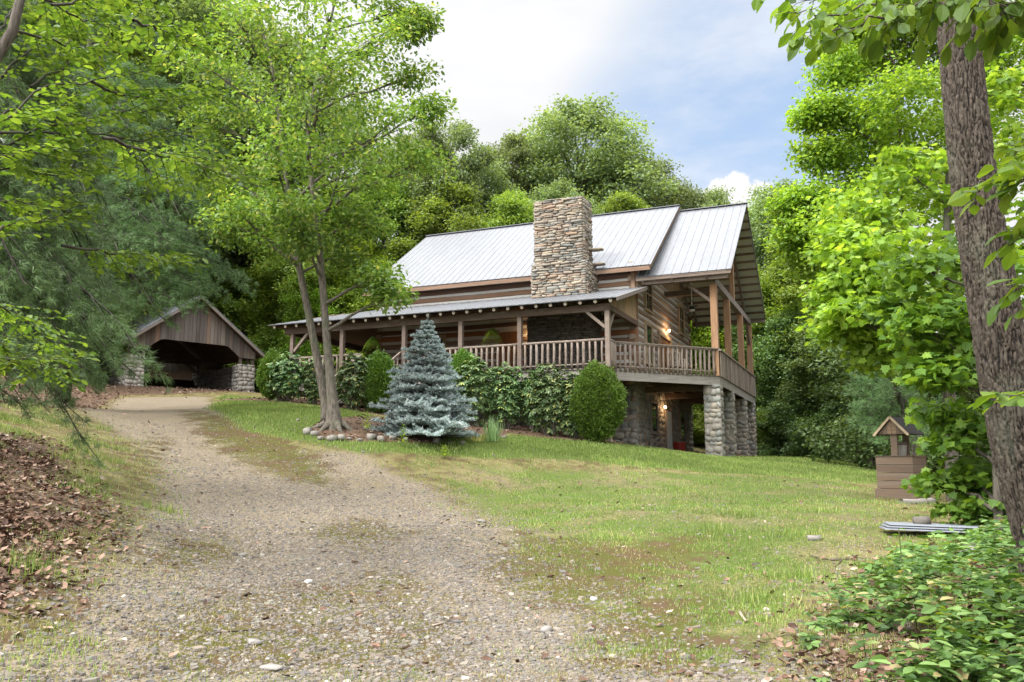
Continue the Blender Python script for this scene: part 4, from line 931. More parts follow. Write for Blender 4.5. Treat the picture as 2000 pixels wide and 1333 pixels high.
# ================================================================== VEGETATION
def sample_blob(c_, rx, rz, n, inner=.45):
    d = unit(n); r = rng.uniform(inner ** 3, 1, n) ** (1 / 3.); return np.array(c_) + d * r[:, None] * np.array([rx, rx, rz])
def leaves_at(name, centers, cr, nleaf, size, tpl, mat, parent, loc=None, flat=.5, droop=.25, wid=1., upness=1.0, sv=.3):
    n = len(centers); C = np.repeat(np.asarray(centers), nleaf, 0); m = len(C)
    off = np.clip(rng.normal(0, 1, (m, 3)), -1.7, 1.7) * np.array([cr, cr, cr * flat]) * .5
    pos = C + off; x = off / (np.linalg.norm(off, axis=1)[:, None] + 1e-6) * .7 + unit(m) * .8; x[:, 2] = x[:, 2] * .6 - droop
    z = unit(m) * .75 + np.array([0, 0, upness]); s = size * rng.uniform(1 - sv, 1 + sv, m)
    return scatter(name, tpl, pos - x * s[:, None] * .3, x, z, s, mat, parent, wid, loc)
def limb(g, p, q, r0, r1, sag=.0, n=5, wob=.06, sides=6):
    p, q = np.array(p, float), np.array(q, float); L = np.linalg.norm(q - p); t = np.linspace(0, 1, n)[:, None]
    pts = p + (q - p) * t; pts[:, 2] += (np.sin(t[:, 0] * math.pi) * -sag * L); pts[1:-1] += rng.normal(0, wob * L / n, (n - 2, 3)); g.tube(pts, np.linspace(r0, r1, n), sides, cap=False); return pts
def tree_mesh(parent, trunks, blobs, leaf, size, per=22, nleaf=34, cr=.55, tpl='quad', barkm='bark', twigs=5, limb_r=.05, loc=None, wid=1., flat=.5, droop=.25, sides=8, inner=.45, upness=1., tsc=1.):
    """trunks: list of [(pt, r)...]; blobs: (center, rx, rz). One trunk mesh, one crown mesh."""
    tg = []; cents = []; allp = []
    for tr in trunks:
        g = Geo(); pts = np.array([p for p, r in tr], float); rr = np.array([r for p, r in tr], float)
        # refine
        tt = np.linspace(0, len(pts) - 1, (len(pts) - 1) * 4 + 1); P_ = np.stack([np.interp(tt, range(len(pts)), pts[:, k]) for k in range(3)], 1); r_ = np.interp(tt, range(len(pts)), rr)
        for _ in range(2): P_[1:-1] = (P_[:-2] + 2 * P_[1:-1] + P_[2:]) / 4
        g.tube(P_, r_ * tsc, sides + 4); tg.append(g); allp.append((P_, r_))
    for (c_, rx, rz) in blobs:
        best = None
        for k, (P_, r_) in enumerate(allp):
            hd = np.hypot(P_[:, 0] - c_[0], P_[:, 1] - c_[1]); want = np.abs(P_[:, 2] - (c_[2] - .55 * hd)) + .2 * hd; i = int(np.argmin(want))
            if best is None or want[i] < best[0]: best = (want[i], k, i)
        _, k, i = best; P_, r_ = allp[k]; q = limb(tg[k], P_[i], c_, min(limb_r, r_[i] * .7), .014, -.02, 6, .12, 6)
        cc = sample_blob(c_, rx, rz, max(3, int(per)), inner); cents.append(cc)
        for j in range(min(twigs, len(cc))): limb(tg[k], q[random.choice((3, 4, 5))], cc[j], .014, .004, 0, 4, .12, 3)
    for g in tg: g.build('trunk', [barkm], parent, True, loc)
    leaves_at('crown', np.concatenate(cents), cr, nleaf, size, tpl, leaf, parent, loc, flat, droop, wid, upness)
# ---- prototypes for the woods behind
def proto(kind, H, W, leaf, nb, per, nleaf, size, seed, label, zlow=.25, barkm='bark', cr=.8):
    global rng; rng = np.random.default_rng(seed); nb = int(nb * 1.35); nleaf = int(nleaf * 1.2); size *= .88; random.seed(seed)
    e = empty(kind, (0, 0, 0)); tr = [((0, 0, -.8), H * .020 + .07)]
    for k in range(1, 6): tr.append((((random.uniform(-.3, .3)) * k * .5, random.uniform(-.3, .3) * k * .5, H * k / 6.2), (H * .017 + .04) * (1 - k / 7)))
    bl = []
    for i in range(nb):
        t = (i + .5) / nb; z = H * (zlow + (1 - zlow) * t) ; env = math.sin(math.pi * min(1, (.18 + .82 * t)) ** .9) ** .6 if t < .98 else .3
        env = max(.18, math.sqrt(max(0, 1 - ((t - .38) / .64) ** 2))); a = i * 2.4 + random.uniform(-.5, .5); r = W / 2 * env * random.uniform(.3, .95)
        s = W * random.uniform(.07, .20) * (1.15 - .45 * t); bl.append(((math.cos(a) * r, math.sin(a) * r, min(z, H - s * .5)), s, s * random.uniform(.6, .85)))
    for i in range(9): a = random.uniform(0, 6.28); t = random.uniform(.15, .85); env = math.sqrt(max(0, 1 - ((t - .38) / .64) ** 2)); r = W / 2 * env * random.uniform(.2, .75); s = W * random.uniform(.22, .3); bl.append(((math.cos(a) * r, math.sin(a) * r, min(H * (zlow + (1 - zlow) * t), H - s)), s, s * .8))
    tree_mesh(e, [tr], bl, leaf, size, per, nleaf, cr, 'quad', barkm, 3, .09, sides=4); tag(e, label, 'tree'); return e
PROTO = {}
def bgtree(kind, key, u, vtop, d, wsc, label, rz, args, cat='tree'):
    p = on_ground(u, d); top = P(u, vtop, d)[2]; h = max(2, (top - p[2]) * .925)
    if key not in PROTO: o = proto(kind, *args); PROTO[key] = (o, args[0], args[1])
    else: o = copy_tree(PROTO[key][0])
    H = PROTO[key][1]; s = h / H; o.name = kind; o.location = tuple(p); o.scale = (s * wsc, s * wsc, s); o.rotation_euler = (0, 0, rz); tag(o, label, cat, 'trees of the surrounding woods'); return o
A_OAK = (18, 9.5, 'leaf_oak', 34, 24, 44, .21, 11, ''); A_OAK2 = (18, 8.5, 'leaf_oak', 30, 26, 42, .20, 12, '')
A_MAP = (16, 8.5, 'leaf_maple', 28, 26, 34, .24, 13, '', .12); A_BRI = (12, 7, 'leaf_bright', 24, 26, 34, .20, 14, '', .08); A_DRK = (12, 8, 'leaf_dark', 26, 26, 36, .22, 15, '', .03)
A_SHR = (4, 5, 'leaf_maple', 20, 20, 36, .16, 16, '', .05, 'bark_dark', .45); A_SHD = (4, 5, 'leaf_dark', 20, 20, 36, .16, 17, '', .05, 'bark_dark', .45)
BT = [('oak_tree', 'oak', A_OAK, [
        (1130, 172, 55, 1.05, 'tallest oak rising above the stone chimney against the sky'), (1015, 238, 54, .8, 'rounded oak just left of the tallest oak, above the cabin ridge'),
        (862, 205, 47, .8, 'oak whose ragged top shows right of the twin trunk tree'), (1262, 285, 57, .9, 'oak above the right half of the main cabin roof'),
        (1385, 340, 62, .85, 'lowest oak top beside the white cloud, right of the gable peak'), (330, -80, 50, 1.1, 'very tall oak behind the left pine, top out of view'),
        (1560, 330, 56, .9, 'oak whose narrow top stands right of the white cloud')]),
      ('oak_tree', 'oak2', A_OAK2, [
        (935, 262, 51, .85, 'oak left of the chimney with a flat top over the roof'), (1195, 262, 60, .8, 'oak behind and right of the tallest oak'), (1325, 325, 56, .8, 'oak behind the gap between the two metal roofs'),
        (800, 240, 58, .9, 'far oak glimpsed over the left end of the roof'), (1090, 330, 47, .9, 'lower oak directly behind the chimney'), (560, 60, 55, 1.1, 'tall oak behind the twin trunk tree'), (190, -150, 42, 1.1, 'tall dim oak in the upper left woods'),
        (1490, 395, 64, .8, 'slim far oak just right of the gable peak')]),
      ('maple_tree', 'map', A_MAP, [
        (745, 300, 48, .9, 'green maple behind the left end of the porch roof'), (620, 330, 46, 1, 'yellow green maple beyond the porch corner'), (470, 250, 52, 1.1, 'maple behind the right slope of the carport roof'),
        (880, 330, 46, 1, 'maple pressed up behind the main roof ridge'), (1000, 350, 45, .9, 'maple low behind the ridge left of the chimney'), (1220, 350, 47, .9, 'maple low behind the ridge right of the chimney'), (1450, 470, 50, 1, 'maple seen under the gable roof behind the deck posts'),
        (1590, 420, 46, 1., 'green maple in the row right of the deck'), (60, -60, 40, 1.1, 'maple deep in the woods at the far left')]),
      ('young_maple', 'bri', A_BRI, [
        (545, 470, 50, 1.1, 'bright young maple between the carport and the cabin'), (690, 440, 45, 1.0, 'bright young maple behind the light trunk'), (430, 420, 54, 1.1, 'bright young maple above the carport peak'), (600, 520, 44, .9, 'low bright maple just over the porch corner'),
        (1540, 520, 47, 1., 'bright young maple beside the gable eave'), (1320, 480, 48, 1.1, 'young maple seen through the open deck gable')]),
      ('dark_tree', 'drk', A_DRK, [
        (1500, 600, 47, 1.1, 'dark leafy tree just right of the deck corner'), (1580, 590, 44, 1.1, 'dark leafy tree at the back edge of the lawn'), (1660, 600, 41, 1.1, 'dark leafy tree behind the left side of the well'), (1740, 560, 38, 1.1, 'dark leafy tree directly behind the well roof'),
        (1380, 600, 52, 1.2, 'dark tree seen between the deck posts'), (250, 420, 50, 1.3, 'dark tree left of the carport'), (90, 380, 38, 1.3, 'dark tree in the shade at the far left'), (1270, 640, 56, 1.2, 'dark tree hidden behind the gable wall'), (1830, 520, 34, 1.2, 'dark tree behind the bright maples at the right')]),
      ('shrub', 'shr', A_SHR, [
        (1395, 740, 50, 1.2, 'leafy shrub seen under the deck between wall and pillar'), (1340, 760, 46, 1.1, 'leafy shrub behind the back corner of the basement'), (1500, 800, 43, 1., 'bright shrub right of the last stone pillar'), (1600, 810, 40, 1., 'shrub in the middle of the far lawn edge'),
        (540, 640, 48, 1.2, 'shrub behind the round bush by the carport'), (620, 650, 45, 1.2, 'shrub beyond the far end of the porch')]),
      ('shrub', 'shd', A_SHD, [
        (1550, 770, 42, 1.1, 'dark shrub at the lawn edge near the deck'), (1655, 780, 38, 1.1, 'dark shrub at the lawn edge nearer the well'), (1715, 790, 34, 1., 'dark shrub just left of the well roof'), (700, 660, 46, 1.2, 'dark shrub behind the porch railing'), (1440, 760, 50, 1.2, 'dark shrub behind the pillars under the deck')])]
k = 0
for kind, key, args, lst in BT:
    for (u, vt, d, ws, lab) in lst: bgtree(kind, key, u, vt, d, ws, lab, k * 1.7, args, 'shrub' if kind == 'shrub' else 'tree'); k += 1
rng = np.random.default_rng(77); random.seed(77)
# far-off wood behind everything: one mass
n = 7500; az = rng.uniform(-1.25, 1.4, n); dd = rng.uniform(62, 100, n); X = np.sin(az) * dd; Y = np.cos(az) * dd; Z = gz(X, Y) + rng.uniform(.3, 1, n) * (8 + 3.5 * np.sin(az * 9 + dd * .2))
leaves_at('distant_woods', np.stack([X, Y, Z], 1), 2.2, 26, .5, 'quad', 'leaf_oak', None, flat=.6); tag(bpy.data.objects['distant_woods'], kind='stuff')
# ---- the double-trunk tree in the mulch bed
D0 = 20.0
base = on_ground(652, D0); tw = empty('twin_trunk_tree', base); tag(tw, 'twin trunk hardwood with pale furrowed bark standing in the mulch bed left of the spruce', 'tree')
px = lambda u, v, dd=0.: P(u, v, D0 + dd)
trA = [(np.array([base[0] + .0, base[1], base[2] - .3]), .30), (px(652, 818), 0.223), (px(650, 790), 0.161), (px(645, 740), 0.124), (px(637, 650), 0.108), (px(629, 540), 0.099), (px(620, 450), 0.090), (px(608, 350), 0.074), (px(600, 270), 0.062), (px(612, 180), 0.053), (px(634, 90), 0.043), (px(655, 0), 0.031), (px(670, -80), 0.019)]
trB = [(px(640, 822, .35), 0.211), (px(636, 790, .35), 0.136), (px(625, 730, .4), 0.118), (px(610, 650, .4), 0.108), (px(592, 560, .4), 0.102), (px(582, 510, .4), 0.096), (px(572, 440, .4), 0.081), (px(562, 370, .4), 0.074), (px(550, 300, .5), 0.062), (px(545, 220, .5), 0.050), (px(530, 120, .5), 0.037), (px(500, 20, .5), 0.025)]
pb = D0 * 1.0 / F
BLB = [(640, 40, 0, 85), (730, 75, -1, 58), (775, 30, 1, 38), (560, 90, 1, 80), (470, 50, -1, 75), (395, 130, 0, 65), (700, 190, 1.3, 80), (770, 235, -1, 62), (820, 315, 0, 45), (600, 220, -1.4, 85), (500, 200, 1, 80), (415, 240, 0, 55),
       (560, 340, 1, 72), (680, 330, -1.4, 72), (745, 330, 1, 60), (475, 350, 1.4, 60), (620, 420, 0, 52), (705, 430, .4, 48), (735, 540, -.4, 34), (760, 575, -.5, 24), (665, 500, 1, 42), (590, 470, -1, 46), (530, 480, 1, 46), (460, 450, 1, 44), (600, -60, .5, 90), (720, -50, .5, 80), (480, -50, 0, 80), (800, 60, 0, 28), (822, 40, .2, 16), (840, 215, 0, 26), (640, 130, -2, 70), (470, 420, -1, 50), (520, 420, .5, 50), (570, 420, -1.5, 45), (660, 420, 1, 50), (430, 380, .5, 45), (640, 280, 1, 70), (540, 290, -2, 60), (380, 320, .4, 40), (800, 150, .5, 40)]
tree_mesh(tw, [trA, trB], [(px(u, v, dd), r * pb * 1.05, r * pb * .8) for u, v, dd, r in BLB], 'leaf_twin', .125, 24, 31, .52, 'oval', 'bark_light', 9, .05, loc=base, sides=14, inner=.2, wid=.95, tsc=.86)
for o in tw.children:
    if o.name.startswith(('trunk', 'crown')): o.location = (0, 0, 0)
# visible root burl beside the trunk
g = Geo()
for i in range(6):
    a = i * 1.05; q = base + np.array([math.cos(a) * random.uniform(.4, .62), math.sin(a) * .42 - .05, 0]); q[2] = g1(q[0], q[1]) - .05; limb(g, base + np.array([math.cos(a) * .2, math.sin(a) * .12, .12]), q, .085, .03, .03, 5, .05, 8)
o = g.build('root', ['bark_light'], tw, True, base); o.location = (0, 0, 0)
# ---- pines on the left
def pine(base, H, boughs, label, trunk_r=.2, jj=.5, L0=.12, nb=12, nt=6, nn=20, seed=3, trunk_top=None, wdt=.07):
    global rng; rng = np.random.default_rng(seed); random.seed(seed); e = empty('pine_tree', base); tag(e, label, 'tree'); g = Geo()
    top = np.array(base) + np.array([0, 0, H]) if trunk_top is None else np.array(trunk_top)
    b0 = np.array(base, float); tp = [b0 - (0, 0, .3), b0 + (top - b0) * .33 + (.1, 0, 0), b0 + (top - b0) * .66, top]; g.tube(tp, [trunk_r * 1.2, trunk_r, trunk_r * .7, .04], 12)
    pos, xd = [], []
    for (h, q) in [bb for b_ in boughs for bb in (b_, (b_[0] + random.uniform(-.02, .03), np.array(b_[1]) + rng.normal(0, jj, 3)))]:
        s = b0 + (top - b0) * h; q = np.array(q, float); L = np.linalg.norm(q - s); ps = limb(g, s, q, .05, .01, -.06, 8, .07, 5)
        for i in range(nb):
            t = .22 + .78 * (i + random.random() * .6) / nb; k = t * 7; a = int(min(6, k)); p0 = ps[a] + (ps[a + 1] - ps[a]) * (k - a); d = (q - s) / L
            side = np.cross(d, (0, 0, 1)) * (1 if i % 2 else -1); bl = L * .34 * (1.25 - t) * random.uniform(.6, 1.1) + .25
            q1 = p0 + (side * random.uniform(.6, 1) + d * .7 + np.array([0, 0, random.uniform(-.28, .12)])) * bl; limb(g, p0, q1, .012, .004, .0, 3, .1, 3)
            for j in range(nt):
                tt = .25 + .75 * j / (nt - 1); c_ = p0 + (q1 - p0) * tt + rng.normal(0, .05, 3); dd = (q1 - p0) / (np.linalg.norm(q1 - p0) + 1e-6)
                v_ = unit(nn) * .9 + dd * .8; v_[:, 2] += .05; pos.append(np.repeat([c_], nn, 0) + rng.normal(0, .025, (nn, 3))); xd.append(v_)
    g.build('trunk', ['bark_dark'], e, True, base).location = (0, 0, 0)
    pos = np.concatenate(pos); xd = np.concatenate(xd)
    o = scatter('crown', 'needle', pos, xd, unit(len(pos)), L0 * rng.uniform(.7, 1.2, len(pos)), 'leaf_pine', e, wdt, base); o.location = (0, 0, 0); return e
bp = on_ground(120, 26)
bo = []
for h, u, v, dd in [(.40, 330, 590, -3), (.42, 385, 565, -1), (.38, 290, 620, -3), (.44, 350, 560, 0),  (.33, 300, 600, -4), (.36, 380, 560, -2), (.3, 180, 640, -4), (.28, 120, 690, -3), (.4, 420, 500, 1), (.42, 330, 480, -3), (.45, 440, 430, 0), (.4, 240, 520, -5), (.38, 100, 560, -3), (.5, 400, 370, -1), (.52, 300, 350, -3), (.5, 160, 420, -4), (.48, 60, 450, -2), (.57, 420, 290, 1), (.6, 250, 250, -3), (.6, 120, 300, -3), (.66, 380, 200, 0), (.7, 200, 150, -2), (.75, 330, 90, 0), (.8, 160, 60, -1), (.35, 470, 560, 2), (.45, 20, 380, -3), (.3, 30, 650, -2), (.55, 350, 420, -4), (.36, 200, 470, -5)]: bo.append((h, P(u, v, 24 + dd)))
pine(bp, 17, bo, 'white pine with soft drooping boughs hiding the left half of the carport',   .2, .3, .15, 20, 8, 30, 5, wdt=.08)
bp2 = on_ground(-260, 11.5); bo = []
for h, u, v, dd in [(.33, 90, 755, 0), (.36, 165, 725, 0), (.37, 225, 705, .3), (.37, 150, 700, 1), (.34, 40, 760, -1), (.4, 60, 640, .5), (.42, 180, 640, 1), (.45, 100, 560, 0), (.48, 220, 570, 1.5), (.5, 40, 470, 0), (.53, 180, 480, 1), (.56, 90, 400, 0), (.6, 200, 380, 1.4), (.62, 60, 300, 0), (.66, 180, 270, 1), (.7, 90, 200, .6), (.38, 10, 700, -1), (.46, 10, 560, -1), (.75, 110, 40, 1), (.72, 30, 110, 0)]: bo.append((h, P(u, v, 11.5 + dd)))
pine(bp2, 11, bo, 'nearer pine reaching in from the left edge with feathery boughs over the leaf bank', .15, .3, .12, 19, 8, 34, 6, wdt=.06)
rng = np.random.default_rng(5); random.seed(5)
# ---- leafy sprays
class Spray:
    def __init__(s): s.gs = []; s.p = []; s.x = []; s.z = []; s.s = []
    def add(s, pts, width, leaf, ntw=9, step=.06, droop=.2, r=.012, hang=0.):
        s.g = Geo(); s.gs.append(s.g); pts = np.array(pts, float); tt = np.linspace(0, len(pts) - 1, 14); P_ = np.stack([np.interp(tt, range(len(pts)), pts[:, k]) for k in range(3)], 1); P_[1:-1] += rng.normal(0, .015, (12, 3)); s.g.tube(P_, np.linspace(r, .003, 14), 5, cap=False)
        for i in range(ntw + 1):
            t = .12 + .88 * i / ntw; k = t * 13; a = int(min(12, k)); p0 = P_[a] + (P_[a + 1] - P_[a]) * (k - a); d = P_[min(13, a + 1)] - P_[a]; d /= np.linalg.norm(d) + 1e-9
            sd_ = np.cross(d, (0, 0, 1)); sd_ /= np.linalg.norm(sd_) + 1e-9; sd_ *= 1 if i % 2 else -1
            if i == ntw: sd_ *= .2
            L = width * (1.15 - .6 * t) * random.uniform(.7, 1.15); q = p0 + (sd_ * .8 + d * .6 + np.array([0, 0, random.uniform(-.25, .12)])) * L; m = max(3, int(L / step)); s.g.tube([p0, (p0 + q) / 2 + rng.normal(0, .01, 3), q], [.004, .003, .0015], 3, cap=False)
            dd = (q - p0) / L; s2 = np.cross(dd, (0, 0, 1)); s2 /= np.linalg.norm(s2) + 1e-9
            for j in range(m + 1):
                c_ = p0 + (q - p0) * ((j + .6) / (m + .6)); w = 1 if j % 2 else -1
                if j == m: w = 0
                x = dd * .75 + s2 * w * .8 + np.array([0, 0, -droop - hang]) + rng.normal(0, .2, 3); s.p.append(c_); s.x.append(x); s.z.append(np.array([0, 0, 1.]) + rng.normal(0, .38, 3)); s.s.append(leaf * random.uniform(.45, 1.2))
    def build(s, name_w, name_l, bark_, leafm, parent, loc, tpl='oval', wid=1.):
        for g in s.gs: g.build('branch', [bark_], parent, True, loc).location = (0, 0, 0)
        scatter(name_l, tpl, np.array(s.p), np.array(s.x), np.array(s.z), np.array(s.s), leafm, parent, wid, loc).location = (0, 0, 0)
lb = on_ground(-420, 7.2); lt = empty('beech_tree', lb); tag(lt, 'slender near beech with layered yellow green leaves filling the upper left corner', 'tree')
g = Geo(); g.tube([lb - (0, 0, .2), P(-330, 600, 7.3), P(-120, 300, 7.5), P(25, 60, 7.6), P(60, -90, 7.6)], [.11, .09, .065, .05, .04], 10); g.build('trunk', ['bark'], lt, True, lb).location = (0, 0, 0)
s = Spray(); Pn = lambda u, v, d=7.4: P(u, v, d)
SP = [[(-120, 300), (0, 240), (85, 166), (180, 158), (275, 143)], [(-60, 300), (60, 262), (150, 262), (260, 275), (375, 258)], [(-100, 350), (40, 330), (120, 345), (200, 330)], [(-50, 200), (30, 120), (110, 60), (190, 10)], [(20, 80), (90, 30), (150, 20), (250, 30)],
      [(-80, 330), (30, 300), (90, 290), (160, 310)], [(0, 260), (120, 250), (240, 220), (330, 215)], [(-60, 400), (30, 395), (90, 400), (120, 380)], [(30, 60), (130, 90), (200, 95), (240, 60)], [(60, 170), (130, 130), (140, 100), (135, 60)], [(200, 270), (300, 300), (390, 330), (430, 360)],
      [(-80, 280), (10, 220), (60, 215), (130, 215)], [(180, 160), (240, 190), (330, 200), (400, 205)], [(-40, 120), (10, 40), (40, -10)], [(150, 265), (240, 290), (300, 340), (340, 365)], [(-90, 480), (20, 440), (70, 430), (130, 420)],
      [(-80, 720), (20, 700), (60, 700), (95, 720)], [(120, 480), (220, 500), (280, 505), (340, 510)], [(-100, 640), (-20, 660), (40, 690), (110, 730)], [(-70, 560), (10, 600), (60, 640), (120, 680)], [(260, 40), (320, 60), (380, 90)], [(100, 10), (200, -10), (300, 10)], [(60, -20), (160, 40), (230, 60)]]
for i, q in enumerate(SP):
    d = 7.4 + (i % 5 - 2) * .45; s.add([Pn(u, v, d + .35 * j) for j, (u, v) in enumerate(q)], .62, .088, 20, .038, .2, .016)
s.build('branches', 'crown', 'bark_dark', 'leaf_beech', lt, lb, 'oval', 1.1)
# ---- big foreground trunk at the right
tb = np.array([P(2048, 1100, 6.0)[0], 6.0, 0]); tb[2] = g1(tb[0], tb[1]); bt = empty('foreground_tree', tb); tag(bt, 'large leaning foreground tree with deeply furrowed grey brown bark at the right edge', 'tree')
ctr = [(tb[0] + .12, 6.0, tb[2] - .3), tuple(P(2050, 1090, 6)), tuple(P(2010, 950, 6)), tuple(P(1984, 850, 6)), tuple(P(1960, 720, 6)), tuple(P(1942, 600, 6)), tuple(P(1924, 500, 6)), tuple(P(1908, 400, 6)), tuple(P(1893, 280, 6)), tuple(P(1880, 150, 6)), tuple(P(1869, 20, 6)), tuple(P(1862, -120, 6)), tuple(P(1858, -300, 6))]
rad = [.26, .195, .188, .178, .172, .172, .168, .162, .155, .15, .148, .146, .14]
nr, ns_ = 560, 190; tt = np.linspace(0, len(ctr) - 1, nr); ca_ = np.array(ctr); C_ = np.stack([np.interp(tt, range(len(ctr)), ca_[:, k]) for k in range(3)], 1); Rr = np.interp(tt, range(len(ctr)), rad)
for _ in range(90): C_[1:-1] = (C_[:-2] + 2 * C_[1:-1] + C_[2:]) / 4
vs = np.zeros((nr, ns_, 3)); rd = np.zeros((nr, ns_)); hh = np.cumsum(np.r_[0, np.linalg.norm(np.diff(C_, axis=0), axis=1)])
for i in range(nr):
    h = hh[i]
    for j in range(ns_):
        a = j / ns_ * 2 * math.pi; cx, cy = math.cos(a), math.sin(a)
        w = mnoise.noise(Vector((cx * 2.2, cy * 2.2, h * 3.5))); w2 = mnoise.noise(Vector((cx * 5 + 7, cy * 5, h * 9)))
        dist = mnoise.voronoi(Vector((cx * 5.2 + w * .8 + w2 * .35, cy * 5.2 - w * .8 + w2 * .3, h * 3.6 + w2 * .8)))[0]
        e = dist[1] - dist[0]; rg = abs(mnoise.noise(Vector((cx * 8 + w * 1.4, cy * 8 - w, h * 2.4 + 5)))); dpt = max(max(0., 1 - e / .16), max(0., 1 - rg / .13) * .9); dpt *= .55 + .45 * abs(w2 * 2 + .6) if dpt < .8 else 1; dpt = min(1., dpt); n3 = mnoise.noise(Vector((cx * 15, cy * 15, h * 50)))
        r = Rr[i] * (1 + .04 * w) - .019 * dpt ** .8 + .006 * n3 + .006 * w2; rd[i, j] = min(1, dpt * .95 + max(0, -n3) * .25); vs[i, j] = C_[i] + np.array([cx * r, cy * r, 0])
ii, jj = np.meshgrid(np.arange(nr - 1), np.arange(ns_), indexing='ij'); a = ii * ns_ + jj; b = ii * ns_ + (jj + 1) % ns_
o = rawmesh('trunk', vs.reshape(-1, 3) - tb, np.stack([a, b, b + ns_, a + ns_], -1).reshape(-1), np.full(a.size, 4), 'bark_big', bt, True)
at = o.data.attributes.new('ridge', 'FLOAT', 'POINT'); at.data.foreach_set('value', rd.ravel().astype(np.float32))
s = Spray(); Pn = lambda u, v, d: P(u, v, d)
for i, (q, d) in enumerate([([(1880, -60), (1790, -10), (1700, 20), (1600, 30), (1540, 25)], 4.6), ([(1880, -40), (1800, 10), (1720, 40), (1630, 60), (1570, 65)], 4.4), ([(1890, -90), (1780, -40), (1690, -10), (1590, 0), (1510, -5)], 4.8), ([(1880, -60), (1900, -10), (1940, 10), (1990, 10)], 4.2), ([(1890, -50), (1950, 20), (1990, 40)], 4.0), ([(1860, -80), (1840, -20), (1770, 20), (1720, 50)], 4.3)]):
    s.add([Pn(u, v, d) for u, v in q], .26, .125, 15, .05, .3, .012, .55)
for q, d in [([(2100, 250), (2020, 310), (1960, 345), (1890, 375)], 4.2), ([(2110, 400), (2040, 440), (1990, 460)], 4.3), ([(2080, 180), (2020, 260), (1985, 300)], 4.4), ([(2120, 740), (2040, 760), (1960, 770)], 4.4), ([(2100, 560), (2020, 570), (1990, 560)], 4.6), ([(2080, 330), (2030, 345), (2000, 350)], 4.0)]:
    s.add([Pn(u, v, d) for u, v in q], .2, .13, 8, .06, .25, .008, .1)
s.build('branches', 'crown', 'bark', 'leaf_near', bt, tb, 'oval', 1.15)
# ---- bright maples at the right
def rmaple(u0, d, trunk, blobs, label, leaf='leaf_bright', size=.13, per=26, nleaf=24, tpl='maple', cr=.42, kind='maple_tree', wid=1., twigs=6, barkm='bark', r0=.12, rs=.8, inner=.25, droop=.35, flat=.5):
    b = on_ground(u0, d); e = empty(kind, b); tag(e, label, 'tree'); tr = [(b - (0, 0, .3), r0 * 1.2)] + [(P(u, v, d + dd), r0 * (1 - .8 * i / len(trunk))) for i, (u, v, dd) in enumerate(trunk)]
    tree_mesh(e, [tr], [(P(u, v, d + dd), r * d / F, r * d / F * rs) for u, v, dd, r in blobs], leaf, size, per, nleaf, cr, tpl, barkm, twigs, .035, loc=b, sides=5, inner=inner, wid=wid, droop=droop, flat=flat)
    for o in e.children: o.location = (0, 0, 0)
rmaple(1790, 26, [(1785, 700, 0), (1770, 500, 0), (1760, 300, 0), (1745, 120, 0)], [(1650, 215, 0, 75), (1720, 120, 1, 80), (1610, 300, 0, 40), (1600, 225, 0, 28), (1760, 200, -2, 80), (1680, 330, 1, 80), (1610, 400, 0, 60), (1560, 400, 0, 35), (1560, 460, 0, 40), (1600, 500, 0, 45), (1780, 60, 0, 80), (1860, 120, 1, 80), (1660, 450, -2, 80), (1760, 380, -1, 90), (1850, 280, 0, 90), (1640, 130, 0, 45), (1930, 60, 0, 80), (1690, 40, 0, 60), (1640, 60, 1, 55), (1740, -20, 0, 80), (1830, 20, 0, 80), (1700, 260, 1, 80), (1900, 200, 1, 90), (1980, 120, 0, 90), (1800, 320, 2, 90), (1960, 300, 1, 90)],
       'tall sunlit maple at the right whose crown edge meets the sky', 'leaf_bright', .145, 46, 62, 'quad', .75)
rmaple(1860, 17, [(1855, 800, 0), (1845, 600, 0), (1850, 400, 0), (1860, 200, 0)], [(1640, 570, 0, 50), (1670, 540, 0, 60), (1720, 520, -1, 80), (1630, 640, 0, 40), (1680, 620, 0, 70), (1760, 600, -1, 80), (1780, 480, 0, 85), (1700, 420, .5, 70), (1780, 340, 0, 70), (1650, 470, 0, 50), (1850, 560, 0, 80), (1880, 400, 0, 80), (1970, 480, 0, 80), (1980, 300, 0, 90), (1930, 180, 0, 80), (1720, 690, 0, 50), (1800, 700, -.5, 60), (1660, 600, -1, 30)],
       'bright yellow green maple sweeping left toward the deck gable', 'leaf_bright', .15, 24, 22, 'maple', .50, flat=.22)
rmaple(1950, 10.5, [(1945, 900, 0), (1950, 800, .2), (1960, 650, 0), (1965, 500, 0)], [(1800, 520, 0, 60), (1860, 620, 0, 75), (1790, 640, 0, 50), (1730, 600, .5, 40), (1890, 720, 0, 70), (1820, 730, 0, 45), (1960, 700, 0, 90), (1950, 850, .3, 80), (1880, 860, .4, 50), (1990, 560, 0, 80), (1880, 500, .3, 60), (1850, 810, .6, 34), (1980, 960, .2, 60), (1915, 930, .6, 40), (1905, 1000, .5, 40), (1965, 1045, .2, 45), (1860, 945, .8, 30)],
       'near leafy maple sapling standing between the well and the big trunk', 'leaf_near', .12, 16, 20, 'maple', .38, kind='maple_sapling', r0=.05, flat=.2)
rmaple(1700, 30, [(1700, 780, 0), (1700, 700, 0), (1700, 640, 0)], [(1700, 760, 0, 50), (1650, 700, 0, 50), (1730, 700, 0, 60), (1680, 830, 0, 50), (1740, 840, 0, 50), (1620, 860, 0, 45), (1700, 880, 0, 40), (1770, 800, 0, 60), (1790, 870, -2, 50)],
       'dark bushy tree low behind the well', 'leaf_dark', .16, 26, 30, 'quad', .5, kind='bushy_tree')
